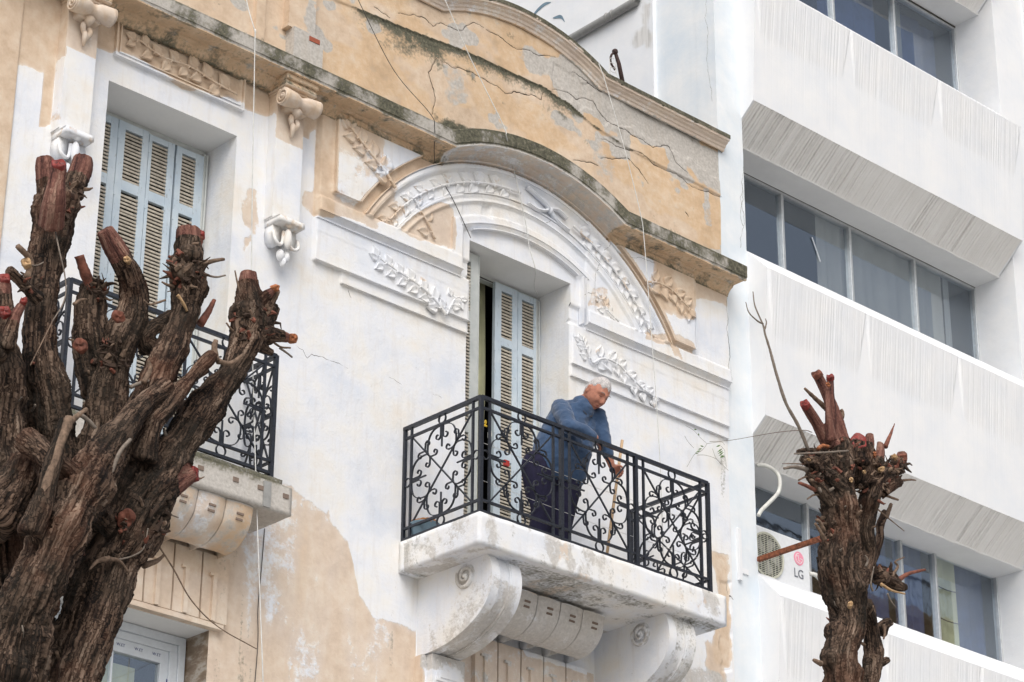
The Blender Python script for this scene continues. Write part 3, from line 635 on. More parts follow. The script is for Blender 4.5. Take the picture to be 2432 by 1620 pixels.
def bough(stem,n,size,yb,first=.03,w=.010,side0=1,spread=.75,name='leaf_bough',flip=1,berries=0):
    S=crom(stem,10); P=np.stack([S[:,0],np.full(len(S),yb-.022),S[:,1]],1)
    b=B(); b.tube(P,np.linspace(w,w*.55,len(P)),8); L=np.concatenate([[0],np.cumsum(np.hypot(*np.diff(S,axis=0).T))])
    T=np.gradient(S,axis=0)
    root=None; spec=[]
    for i in range(n):
        t=first+(1-first)*(i+.4)/n; l=t*L[-1]; k=min(len(S)-1,np.searchsorted(L,l)); sd=side0*(1 if i%2==0 else -1)
        a=math.atan2(T[k][1],T[k][0])+sd*spread*(.85+.3*rl.random()); sz=size*(1-.25*t)*(.9+.2*rl.random())
        o0=S[k]; st_=.035; q=o0+np.array([math.cos(a),math.sin(a)])*st_
        b.tube(crom([(o0[0],yb-.022,o0[1]),(o0[0]+math.cos(a-sd*.3)*st_*.5,yb-.028,o0[1]+math.sin(a-sd*.3)*st_*.5),(q[0],yb-.022,q[1])],4),w*.55,6)
        spec.append((q[0],q[1],a,sz))
    a=math.atan2(*T[-1][::-1]); spec.append((S[-1][0],S[-1][1],a,size*.75))
    root=obj(name,b,'old_plaster',OB,True,rpaint)
    for x,z,a,sz in spec: leafobj(root,x,z,a,sz,yb+.006)
    return root
# frieze panel above the left window
bough([(10.97,12.43),(10.75,12.45),(10.5,12.49),(10.22,12.47),(9.98,12.53)],12,.14,14.972,name='leaf_bough',side0=-1,spread=.8)
# frame mouldings of that panel
b=B()
for x0,x1,z0,z1 in ((9.795,11.055,12.315,12.330),(9.83,11.02,12.348,12.358),(9.795,9.808,12.33,12.63),(9.832,9.842,12.358,12.63),(11.04,11.055,12.33,12.63)): b.gbox(x0,x1,14.955,15,z0,z1,.05,.001)
obj('panel_frame',b,'old_plaster',OB,False,paint)
# arch vine: two boughs meeting at a ribbon
def arcp(R,a0,a1,n,cz=10.79): return [(XC+R*math.cos(math.radians(a)),cz+R*math.sin(math.radians(a))) for a in np.linspace(a0,a1,n)]
bough(arcp(1.90,92,146,9),18,.140,14.950,side0=1,spread=.62,w=.012)
bough(arcp(1.90,72,33,9),17,.132,14.950,side0=1,spread=.62,w=.012)
b=B()
for P in ([(14.17,12.78),(14.28,12.74),(14.40,12.69),(14.45,12.64)],[(14.18,12.62),(14.28,12.60),(14.38,12.62),(14.45,12.66),(14.55,12.685),(14.66,12.645)],[(14.45,12.655),(14.50,12.60),(14.57,12.56),(14.68,12.53)]):
    Q=crom(P,8); b.strip(Q,None,.028,14.915,14.95); b.strip(Q,None,.008,14.908,14.95)
b.ell((14.45,14.93,12.648),(.024,.03,.036),12,8); obj('ribbon_knot',b,'old_plaster',OB,True,paint)
# boughs spilling over the corner panels
bough([(12.60,12.16),(12.50,12.26),(12.36,12.36),(12.20,12.47),(12.10,12.54)],8,.165,14.90,side0=1,spread=.75,w=.014)
bough([(15.62,12.33),(15.78,12.37),(15.95,12.36),(16.10,12.29),(16.20,12.24)],9,.15,14.90,side0=-1,spread=.9,w=.012)
bough([(13.10,11.88),(13.02,11.99),(12.92,12.10),(12.86,12.17)],4,.13,14.950,spread=1.1,w=.010)
bough([(15.30,11.84),(15.17,11.90),(15.09,12.0)],5,.11,14.950,spread=.9,w=.009)
# frieze swags either side of the door
bough([(13.25,11.22),(13.12,11.32),(12.95,11.39),(12.72,11.44),(12.5,11.49)],12,.125,14.962,side0=1,spread=.8,w=.013)
bough([(13.25,11.22),(13.30,11.33),(13.36,11.42),(13.44,11.44)],4,.095,14.962,spread=1.0,w=.010)
bough([(14.98,11.33),(15.12,11.42),(15.30,11.42),(15.45,11.35),(15.62,11.28),(15.76,11.25)],13,.12,14.962,side0=-1,spread=.9,w=.012)
bough([(14.98,11.33),(14.92,11.42),(14.86,11.52)],5,.10,14.962,spread=.8,w=.010)
# crisp stucco mouldings laid over the low relief
def mould(name,P,t,yf,yb=14.99): b=B(); b.strip(P,None,t,yf,yb); return obj(name,b,'old_plaster',OB,False,paint)
def lin(x0,z0,x1,z1): n=max(2,int(math.hypot(x1-x0,z1-z0)/.03)); return [(x0+(x1-x0)*i/n,z0+(z1-z0)*i/n) for i in range(n+1)]
def arcm(R,cz,zmin,cx_=XC,n=90): a=math.asin(min(1,(zmin-cz)/R)); return [(cx_+R*math.cos(q),cz+R*math.sin(q)) for q in np.linspace(math.pi-a,a,n)]
for R,yf in ((2.118,14.908),(2.062,14.916)): mould('arch_moulding',arcm(R,10.76,11.835),.009,yf)
for R,yf in ((1.788,14.930),(1.715,14.934)): mould('arch_moulding',arcm(R,10.81,11.835),.009,yf)
for R in (1.648,1.592): mould('arch_moulding',arcm(R,10.67,12.13,14.165,50),.008,14.926)
for x in (14.862,14.905): mould('jamb_moulding',lin(x,11.68,x,12.14),.007,14.926)
for xa_,xb_ in ((11.85,13.42),(14.92,16.78)):
    mould('string_moulding',lin(xa_,11.706,xb_,11.706),.012,14.912); mould('string_moulding',lin(xa_,11.646,xb_,11.646),.007,14.952)
for xa_,xb_ in ((11.85,13.528),(14.752,16.78)): mould('string_moulding',lin(xa_,11.268,xb_,11.268),.009,14.952)
for xa_,xb_ in ((12.14,13.528),(14.752,16.78)): mould('string_moulding',lin(xa_,11.156,xb_,11.156),.009,14.970)
mould('jamb_moulding',lin(13.302,11.84,13.302,12.17),.008,14.926)
def arcseg(R,cz,a0,a1,n=30): return [(XC+R*math.cos(math.radians(a)),cz+R*math.sin(math.radians(a))) for a in np.linspace(a0,a1,n)]
aL=math.degrees(math.asin((11.915-10.76)/2.215)); aL2=math.degrees(math.asin((12.60-10.76)/2.215))
mould('panel_moulding',arcseg(2.215,10.76,180-aL,180-aL2),.012,14.900,14.95); mould('panel_moulding',lin(11.992,11.915,12.25,11.915),.012,14.900,14.95); mould('panel_moulding',lin(11.992,11.915,11.992,12.60),.012,14.900,14.95)
aR=math.degrees(math.asin((11.885-10.76)/2.17)); aR2=math.degrees(math.asin((12.59-10.76)/2.17))
mould('panel_moulding',arcseg(2.17,10.76,aR,aR2),.012,14.900,14.95); mould('panel_moulding',lin(16.005,11.885,16.30,11.885),.012,14.900,14.95); mould('panel_moulding',lin(16.30,11.885,16.30,12.58),.010,14.905,14.95)
# ---------------------------------------------------------------- shutters
slatmesh={}
nslat=[0]
def slats(parent,x0,x1,z0,z1,y,pitch=.0315,indiv=True,mat='slat_tan',th=.010):
    n=int((z1-z0)/pitch); 
    def sl(b,z):
        b.extx([(y-.015,z-.013),(y-.011,z-.0155),(y+.018,z+.006),(y+.018,z+.013),(y-.013,z+.0045)],x0,x1)
    if indiv and nslat[0]+n<292:
        b=B(); sl(b,0); src=None
        for i in range(n):
            z=z0+pitch*(i+.5)
            if src is None: src=obj('slat',b,mat,parent); src.location=(0,0,z); o=src
            else: o=dupl(src,parent,(0,0,z))
            o.rotation_euler=(0,0,0); o.location=(rl.uniform(-.001,.001),rl.uniform(-.002,.002),z+rl.uniform(-.0015,.0015)); nslat[0]+=1
    else:
        b=B()
        for i in range(n): sl(b,z0+pitch*(i+.5)+rl.uniform(-.0015,.0015))
        o=obj('slat',b,mat,parent); o['kind']='stuff'
def shutter(x0,x1,z0,z1,y,divs,lx0,lx1,mat='shutter_paint',ind=(1,1,0)):
    b=B(); b.box(x0,lx0,y-.018,y+.018,z0,z1); b.box(lx1,x1,y-.018,y+.018,z0,z1)
    zs=[z0]+[d for ab in divs for d in ab][::-1]+[z1]
    lo=z0
    for (a,c) in divs[::-1]:
        b.box(lx0,lx1,y-.0165,y+.0165,lo,a); lo=c
    b.box(lx0,lx1,y-.0165,y+.0165,lo,z1)
    # hinge leaves
    for hz in (z1-.12,z1-.62,z1-1.4): b.box(x0-.006,x0+.012,y-.022,y-.016,hz-.05,hz+.04)
    for xx in (x0+.003,x1-.005): b.box(xx,xx+.0025,y-.0195,y-.017,z0,z1)
    o=obj('shutter',b,mat,OB,bev=.0015)
    for k,((a,c),i_) in enumerate(zip(divs,ind)): slats(o,lx0-.004,lx1+.004,a,c,y,indiv=i_)
    return o
D1=[(11.52,11.97),(10.40,11.43),(9.28,10.31)]
for x0,x1,l0,l1 in ((9.845,10.135,9.89,10.065),(10.14,10.43,10.205,10.37),(10.435,10.685,10.465,10.62),(10.705,10.975,10.76,10.895)): shutter(x0,x1,9.12,12.035 if x0<10.2 else 12.02,15.37,D1,l0,l1)
D2=[(11.49,11.94),(10.42,11.41),(9.28,10.33)]
shutter(14.185,14.457,9.12,12.005,15.37,D2,14.262,14.392); shutter(14.462,14.735,9.12,12.0,15.37,D2,14.512,14.652)
o=shutter(13.50,13.765,9.12,12.02,15.13,[(11.46,11.93),(10.42,11.38),(9.28,10.33)],13.545,13.675,'shutter_grey',ind=(1,0,0)); o['label']='open shutter leaf folded back against the left door jamb'
b=B(); b.box(13.765,13.775,15.11,15.40,9.12,12.02); obj('shutter_edge',b,'shutter_grey',OB)
for xa,xb,zt in ((9.79,11.02,12.09),(13.54,14.73,12.04)):
    b=B(); b.box(xa,xb,15.39,15.45,zt-.045,zt-.001); b.box(xa,xa+.045,15.35,15.45,9.07,zt-.045); b.box(xb-.045,xb,15.35,15.45,9.07,zt-.045)
    b.tube([(xb-.022,15.34,9.2),(xb-.022,15.34,zt-.06)],.008,6); obj('window_frame',b,'shutter_grey',OB,bev=.002)
b=B(); b.tube(crom([(13.80,15.385,12.02),(14.15,15.385,12.005),(14.5,15.38,12.01),(14.70,15.37,11.97)],6),.006,5); obj('frame_cable',b,'wire_dark',OB)
# dark rooms behind
b=B(); b.box(9.5,11.3,15.47,15.5,9.0,12.3); b.box(13.3,14.9,16.6,16.65,9.0,12.3); b.box(13.3,13.34,15.45,16.6,9,12.3); b.box(14.9,14.94,15.45,16.6,9,12.3); b.box(13.3,14.9,15.45,16.6,12.3,12.34); obj('dark_room',b,'dark_void',OB)['kind']='stuff'
P=np.array([[(x+.01*math.sin(z*3),15.60+.02*math.sin(x*70)+.01*math.sin(z*2),z) for z in np.linspace(9.1,12.1,20)] for x in np.linspace(13.95,14.27,50)]); b=B(); b.grid(P)
o=obj('curtain',b,'curtain_green',OB,True); o.location=(.02,.0,0)
# ---------------------------------------------------------------- lower left window
b=B(); FX=11.02; 
for x0,x1,z0,z1,y0 in ((9.35,FX,7.86,7.925,15.26),(9.35,FX-.06,7.80,7.86,15.28),(FX-.06,FX,6.6,7.86,15.26),(FX-.13,FX-.06,6.6,7.80,15.27)): b.box(x0,x1,y0,15.36,z0,z1)
obj('window_frame',b,'pvc_white',OB,bev=.004)
b=B(); b.box(9.35,FX-.13,15.29,15.35,7.70,7.80); b.box(FX-.20,FX-.13,15.29,15.35,6.6,7.70); b.box(10.40,10.415,15.30,15.34,6.6,7.70); obj('sash_frame',b,'pvc_white',OB,bev=.003)
b=B(); b.box(9.35,FX-.20,15.318,15.322,6.6,7.70); obj('pane',b,'window_glass',OB)
b=B(); b.box(9.2,11.3,15.95,16.0,6.4,7.9); b.box(11.0,11.04,15.4,15.95,6.4,7.95); obj('room_back',b,'room_wall',OB)
b=B(); b.box(9.3,10.66,15.375,15.38,6.4,7.64); obj('blind',b,'curtain_green',OB)
def text(name,s,size,loc,mat,parent,rot=(math.pi/2,0,0),ext=.0005,sx=1,shear=0):
    cu=bpy.data.curves.new(name,'FONT'); cu.body=s; cu.size=size; cu.extrude=ext; cu.resolution_u=3
    t=bpy.data.objects.new('tmp',cu); COL.objects.link(t); dg=bpy.context.evaluated_depsgraph_get(); me=bpy.data.meshes.new_from_object(t.evaluated_get(dg)); bpy.data.objects.remove(t)
    me.materials.clear(); me.materials.append(MATS[mat]); me.name=name
    o=bpy.data.objects.new(name,me); COL.objects.link(o); o.location=loc; o.rotation_euler=rot; o.scale=(sx,1,1); o.parent=parent; return o
for i in range(3):      # protective film print, seen mirrored
    text('film_print','T3.W',.032,(10.40+.16*i+.10,15.2885,7.745),'print_blue',OB,sx=-1)
b=B()
for i in range(9): b.box(FX-.138,FX-.130,15.286,15.289,6.75+.1*i,6.79+.1*i)
obj('film_print',b,'print_blue',OB)
# flutes below the balconies and lintel ledge
def flutes(x0,x1,zb,zt,p=.255,ztop=8.33):
    n=int(round((x1-x0)/p))
    for i in range(n):
        a=x0+p*i; b=B(); b.gbox(a+.008,a+p-.008,14.955,15.0,zb,zt,.05,.0025); obj('flute',b,'old_plaster',OB,False,paint)
        b=B(); b.gbox(a+.09,a+.125,14.93,14.96,zb,ztop,.04,.002); b.gbox(a+.06,a+.125,14.928,14.958,ztop,ztop+.02,.04,.0015); obj('fillet',b,'old_plaster',OB,False,paint)
flutes(9.63,11.16,7.985,8.50); flutes(13.63,14.91,6.6,8.50,.255,8.34)
b=B(); b.gbox(9.3,11.12,14.945,15.0,7.935,7.975,.03,.003); obj('lintel_ledge',b,'old_plaster',OB,False,paint)
simple('slot_dark',(.20,.15,.12),.9)
# ---------------------------------------------------------------- balcony slabs, rolls, consoles
b=B(); b.gbox(12.84,15.64,14.05,15.0,8.835,9.095,.035,.007); o=obj('balcony_slab',b,'old_plaster',OB,True,paint)
b=B(); b.gbox(12.86,15.62,14.07,15.0,9.095,9.105,.1,.002); obj('balcony_floor',b,'paving',OB)
b=B(); b.gbox(8.9,11.355,14.50,15.0,8.775,9.0,.035,.006); b.gbox(8.95,11.30,14.55,15.0,9.0,9.06,.04,.012); obj('balcony_slab',b,'old_plaster',OB,True,paint)
for x in (10.48,10.80,11.03,11.27):
    b=B(); b.gbox(x,x+.05,14.492,14.51,8.90,8.935,.02,.001); obj('recess_shade',b,'slot_dark',OB)  # dark squares on the face: shade of uncut hollows put into colour
b=B(); b.gbox(11.08,11.145,14.484,14.50,8.78,8.98,.02,.005); obj('mortar_patch',b,'grey_plastic',OB)
def rolls(x0,n,p,yo,zt):
    prof=[(15.0,zt),(yo-.01,zt),(yo,zt-.06),(yo+.02,zt-.14),(yo+.06,zt-.20),(yo+.12,zt-.25),(yo+.20,zt-.285),(yo+.30,zt-.295),(15.0,zt-.295)]
    prof=[tuple(q) for q in crom(prof[1:8],4)]; 
    for i in range(n):
        a=x0+p*i; P=np.array([[(x,q[0]-.022*math.sin(math.pi*min(1,max(0,(x-a)/p)))**.5+(.0),q[1]) for q in prof] for x in np.linspace(a+.004,a+p-.004,12)])
        P[...,1]+=(fb3(P[...,0]*12,P[...,1]*12,P[...,2]*12)-.5)*.010
        b=B(); b.grid(P); b.extx([(15.0,zt)]+prof+[(15.0,zt-.295)],a+.002,a+.006); b.extx([(15.0,zt)]+prof+[(15.0,zt-.295)],a+p-.006,a+p-.002)
        r=obj('roll',b,'old_plaster',OB,True,paint)
        b=B()
        for zz,yy in ((zt-.085,yo-.020),(zt-.125,yo-.008)): b.gbox(a+.10,a+.16,yy-.006,yy+.02,zz-.008,zz+.008,.02,.002)
        obj('slot',b,'rib_dark' if 'rib_dark' in MATS else 'slot_dark',r)
rolls(13.41,5,.2535,14.535,8.80); rolls(9.51,6,.255,14.56,8.77)
cprof=[(15.0,8.84),(14.19,8.84),(14.145,8.76),(14.13,8.64),(14.155,8.53),(14.21,8.435),(14.32,8.345),(14.46,8.275),(14.62,8.225),(14.78,8.20),(15.0,8.185)]
for cx_,vl in ((13.05,14.43),(15.03,14.45)):
    inner=[tuple(q) for q in crom(cprof[1:10],5)]
    b=B()
    for xa,xb,off in ((0,.085,0),(.085,.10,.012),(.10,.20,.028),(.20,.215,.008),(.215,.32,.002)):
        pr=[(15.0,8.84)]+[(y+off*(1 if y<14.9 else 0),z+off*.6) for y,z in inner]+[(15.0,8.19)]
        b.extx(pr,cx_+xa+.0003*(off>0),cx_+xb)
    c_=obj('console',b,'old_plaster',OB,False,paint)
    b=B(); sp=[]
    for k in range(70):
        t=k/69; a=-t*3.6*math.pi+.5; r_=.088*(1-t)+.012; sp.append((cx_-.006-.012*t,vl+r_*math.cos(a),8.715+r_*math.sin(a)))
    b.tube(sp,np.linspace(.017,.012,70),8); b.tube([(cx_+.01,vl,8.715),(cx_-.006,vl,8.715)],.102,28); b.ell((cx_-.018,vl,8.715),(.02,.02,.02),10,8)
    obj('volute',b,'old_plaster',OB,True,rpaint)
    b=B(); b.gbox(cx_+.02,cx_+.36,14.83,15.0,6.6,8.19,.04,.003); b.gbox(cx_-.02,cx_+.02,14.90,15,6.6,8.19,.05,.003); obj('console_pier',b,'old_plaster',OB,False,paint)
    b=B(); b.gbox(cx_+.06,cx_+.31,14.815,14.835,7.98,8.15,.03,.002); b.gbox(cx_+.09,cx_+.28,14.806,14.82,8.005,8.125,.03,.002); obj('square_panel',b,'old_plaster',OB,False,paint)
# ================================================================== RAILINGS
def spiral(c,r0,a0,turns,sg,n=14):           # curl: from the outer end inwards
    out=[]
    for k in range(n+1):
        t=k/n; a=a0+sg*t*turns*2*math.pi; r=r0*(1-.62*t); out.append((c[0]+r*math.cos(a),c[1]+r*math.sin(a)))
    return out
def curl(b,p,a,L,r,sg,th,y0,y1):              # stalk leaves p in direction a, ends in a curl turning to side sg
    d=np.array([math.cos(a),math.sin(a)]); n_=np.array([-d[1],d[0]])*sg
    q=np.array(p)+d*L; c=q+n_*r; a0=math.atan2(*(q-c)[::-1])
    P=[tuple(np.array(p)+d*L*t-n_*.18*L*math.sin(math.pi*t)) for t in (0,.35,.7)]+spiral(c,r,a0,.88,sg)
    b.strip(P,None,th,y0,y1)
def place_panel(root,x0,x1,z0,z1,y,gt,gb,gl,gr,axis='x',th=.007,d=.016,grp=None):
    """scrollwork filling x0..x1, z0..z1; rings sit in the gaps gt,gb,gl,gr"""
    objs=[]
    xm,zm=(x0+x1)/2,(z0+z1)/2; hx,hz=(x1-x0)/2,(z1-z0)/2
    def put(name,b): objs.append((name,b))
    K=lambda s,t:(xm+s*hx,zm+t*hz)
    for sg in (1,-1):
        b=B(); b.tube([(K(-1,-sg)[0],y,K(-1,-sg)[1]),(K(1,sg)[0],y,K(1,sg)[1])],.0085,4,twist=.785); put('diagonal_bar',b)
    for (s,t,g) in ((0,1,gt),(0,-1,gb),(-1,0,gl),(1,0,gr)):
        if g:
            r=g/2; c=(xm+s*(hx+r),zm+t*(hz+r)); b=B(); rr=r-.004
            b.strip([(c[0]+rr*math.cos(a),c[1]+rr*math.sin(a)) for a in np.linspace(0,2*math.pi,25)],None,th,y-d/2,y+d/2); put('ring',b)
        e=K(s*.99,t*.99); f=K(s*.50,t*.50); b=B(); b.strip([e,f],None,.011,y-.006,y+.006); put('spear',b)
    q=.46
    for sx in (-1,1):
        for sz in (-1,1):
            ro=K(sx*q,sz*q)
            # arcs side middle -> rosette, with the curl at the side middle
            for (e,ctl,cc,sg) in ((K(sx*.04,sz*.97),K(sx*.50,sz*1.0),1,1),(K(sx*.97,sz*.04),K(sx*1.0,sz*.50),0,-1)):
                p0=np.array(e); p2=np.array(ro); p1=np.array(ctl); arc=[tuple((1-t)**2*p0+2*t*(1-t)*p1+t*t*p2) for t in np.linspace(0,1,12)]
                # curl from p0, turning inward
                if cc: c=(e[0]+sx*.030*0+sx*.045,e[1]-sz*.105); sp=spiral((xm+sx*.048,e[1]-sz*.085),.034,math.pi/2*0+(math.pi if sx>0 else 0),.80,(sx*sz),12)
                else:  sp=spiral((e[0]-sx*.085,zm+sz*.048),.034,(-math.pi/2 if sz>0 else math.pi/2),.80,-(sx*sz),12)
                b=B(); b.strip(sp[::-1]+arc,None,th,y-d/2,y+d/2); put('scroll',b)
            ad=math.atan2(sz*hz,sx*hx); b=B()
            for dr in (0,math.pi):
                for sg in (1,-1): curl(b,ro,ad+dr+sg*.42,.085,.030,sg,th,y-d/2,y+d/2)
            b.ell((ro[0],y,ro[1]),(.012,.013,.012),8,6); put('rosette',b)
    for name,b in objs:
        if axis=='y':     # drawn in (y,z): swap the drawn x with the depth
            V=np.concatenate(b.v); V=np.stack([V[:,1],V[:,0],V[:,2]],1); b.v=[V]
        obj(name,b,'black_iron',root)
def rail_members(root,segs_):
    for n,a,b_,w in segs_:
        b=B(); b.tube([a,b_],w*.7071,4,twist=math.pi/4); o=obj(n,b,'black_iron',root,bev=0)
RL=thing('balcony_railing','black wrought iron scroll railing around the balcony where the man stands','railing','balcony railings')
y0=14.08; xL,xR=12.87,15.48; zt,zm_,zl,zb=10.08,9.99,9.21,9.115
M_=[]
def frame(root,x0,x1,y,zt,z2,z3,z4,w=.02,axis='x'):
    P=(lambda a,z:(a,y,z)) if axis=='x' else (lambda a,z:(y,a,z))
    L=[('top_rail',P(x0,zt),P(x1,zt),.030),('rail',P(x0,z2),P(x1,z2),w),('rail',P(x0,z3),P(x1,z3),w),('bottom_rail',P(x0,z4),P(x1,z4),.024)]
    rail_members(root,L)
frame(RL,xL,xR,y0,zt,zm_,zl,zb)
posts=[12.87,13.75,14.605,15.48]
for x in posts: rail_members(RL,[('post',(x,y0,9.10),(x,y0,zt+.005),.032)])
for a,c in zip(posts,posts[1:]):
    for x in (a+.092,c-.092): rail_members(RL,[('baluster',(x,y0,zb-.01),(x,y0,zt),.018)])
    place_panel(RL,a+.092,c-.092,zl,zm_,y0,zt-zm_,zl-zb,.08 ,.08)
for xs in (12.87,15.48):
    frame(RL,y0,15.0,xs,zt,zm_,zl,zb,axis='y')
    for y in (14.172,14.905): rail_members(RL,[('baluster',(xs,y,zb-.01),(xs,y,zt),.018)])
    rail_members(RL,[('post',(xs,14.985,9.10),(xs,14.985,zt),.026)])
    place_panel(RL,14.172,14.905,zl,zm_,xs,zt-zm_,zl-zb,.08,.08,axis='y')
LR=thing('balcony_railing','black wrought iron scroll railing on the left balcony behind the big pruned tree','railing','balcony railings')
yl=14.61; xa,xb=9.34,11.23
frame(LR,xa,xb,yl,zt,zm_,zl,zb)
for x in (xa,10.285,xb): rail_members(LR,[('post',(x,yl,9.06),(x,yl,zt+.005),.032)])
for a,c in ((xa,10.285),(10.285,xb)):
    for x in (a+.10,c-.10): rail_members(LR,[('baluster',(x,yl,zb-.01),(x,yl,zt),.018)])
    place_panel(LR,a+.10,c-.10,zl,zm_,yl,zt-zm_,zl-zb,.085,.085)
for xs in (xa,xb):
    frame(LR,yl,15.0,xs,zt,zm_,zl,zb,axis='y'); 
    place_panel(LR,yl+.03,14.97,zl,zm_,xs,zt-zm_,zl-zb,0,0,axis='y')
# ================================================================== THINGS ON THE BALCONY
b=B(); b.tube([(12.985,14.86,9.105),(12.985,14.86,9.12),(12.985,14.86,9.24),(12.985,14.86,9.245)],[.085,.095,.125,.128],26); BS=obj('basin',b,'basin_blue',smooth=True)
tag(BS,'small blue grey basin heaped with orange fibre in the left corner of the balcony','basin')
b=B(); V=[]
b.ell((12.985,14.86,9.24),(.115,.115,.055),24,10); V=np.concatenate(b.v); V+=(np.stack([fb3(V[:,0]*40+9*i,V[:,1]*40,V[:,2]*40) for i in range(3)],1)-.5)*.05; b.v=[V]; b2=b
obj('fibre_heap',b2,'coir',BS)
ST=at(2376/1.0,0,y=15) if False else None
top=at(1200+990/3.563,860+662/3.563,y=14.24); bot=at(1200+872/3.563,860+1540/3.563,y=14.24); dirv=(bot-top)/np.linalg.norm(bot-top); k=(top[2]-9.108)/-dirv[2]; bot=top+dirv*k
b=B(); b.tube([top,(top+bot)/2,bot],[.0125,.013,.0125],10); tag(obj('broom_stick',b,'wood_stick',smooth=True),'long bare wooden stick held upright by the man behind the railing','stick')
for j,(zz,lab) in enumerate(((9.72,'upper thin washing line stretched along the inside of the man\'s railing'),(9.40,'lower thin washing line stretched along the inside of the man\'s railing'))):
    b=B(); b.tube([(12.9,14.16,zz+.02),(14.2,14.16,zz-.01),(15.46,14.16,zz+.015)],.0022,5); tag(obj('washing_line',b,'wire_white'),lab,'line','washing lines on the balcony')
b=B(); b.ell((12.955,14.12,9.90),(.012,.01,.020),8,6); b.ell((12.95,14.12,9.87),(.009,.009,.012),8,6); b.box(12.935,12.965,14.11,14.122,9.86,9.872); tag(obj('clothes_peg',b,'clip_yellow'),'tiny yellow peg clipped beside the left corner post of the man\'s railing','peg')
b=B(); b.tube(crom([(13.0,14.12,9.86),(13.02,14.12,9.81),(12.99,14.12,9.77),(12.985,14.12,9.82)],5),.006,6); tag(obj('hook',b,'hose_white'),'small white hook hanging by the left corner post of the man\'s railing','hook')
b=B(); b.gbox(13.165,13.215,14.12,14.14,9.60,9.645,.01,.004); tag(obj('red_tag',b,'clip_red'),'small red tag tied in the scrollwork in front of the door shutter','tag')
# ================================================================== WHITE MODERN BUILDING
simple('crack_grey',(.22,.21,.19),.95)
WB=thing('white_building','white concrete office block with ribbed overhanging bands and long strip windows','building')
XA,XB=16.785,25.0
b=B(); b.gbox(16.785,17.145,15.0,15.25,6.0,21,.06,.003); obj('column',b,'white_render_blue',WB)
b=B(); b.box(16.79,16.83,15.25,24,0,21); b.box(16.785,17.145,15.0,15.25,0,6.0); obj('side_wall',b,'white_render_blue',WB)
Yg,Zg=np.meshgrid(np.arange(15.80,19.5,.03),np.arange(12.5,18.5,.03),indexing='ij'); o=gridmesh('side_wall_facing',np.stack([16.74+(fb2(Yg*2,Zg*2)-.5)*.02,Yg,Zg],2),None,'white_render',WB)
b=B(); b.box(16.742,16.79,15.80,19.5,12.5,18.5); obj('side_wall_core',b,'white_render',WB)
jy=Yg+(fb2(Yg*6,Zg*6)-.5)*.25; jz_=Zg+(fb2(Yg*6+4,Zg*6)-.5)*.35; rb=np.clip(sb(jy,jz_,15.83,15.93,15.75,16.25,.03)+sb(jy,jz_,15.9,16.06,15.85,16.0,.03)+.8*sb(jy,jz_,15.86,15.90,14.95,15.15,.01),0,1)*1.0; a3=o.data.attributes.new('rb','FLOAT','POINT'); a3.data.foreach_set('value',rb.astype(np.float32).ravel())
for Pq in (poly((1200,0),2.904,[(1385,0),(1375,120),(1395,260),(1388,420),(1410,560),(1425,700)]),poly((1200,0),2.904,[(1640,1150),(1628,1260),(1640,1380),(1622,1470),(1640,1560)]),poly((1700,400),3.137,[(200,110),(180,220),(210,340),(195,470),(185,590)])):
    Q=jitter(Pq,4,.10); b=B(); b.tube(np.stack([Q[:,0],np.full(len(Q),14.9985),Q[:,1]],1),.0028*np.array([fb2(np.array([i*.3]),np.array([Q[0,0]]))[0] for i in range(len(Q))]),5); obj('crack',b,'crack_grey',WB)
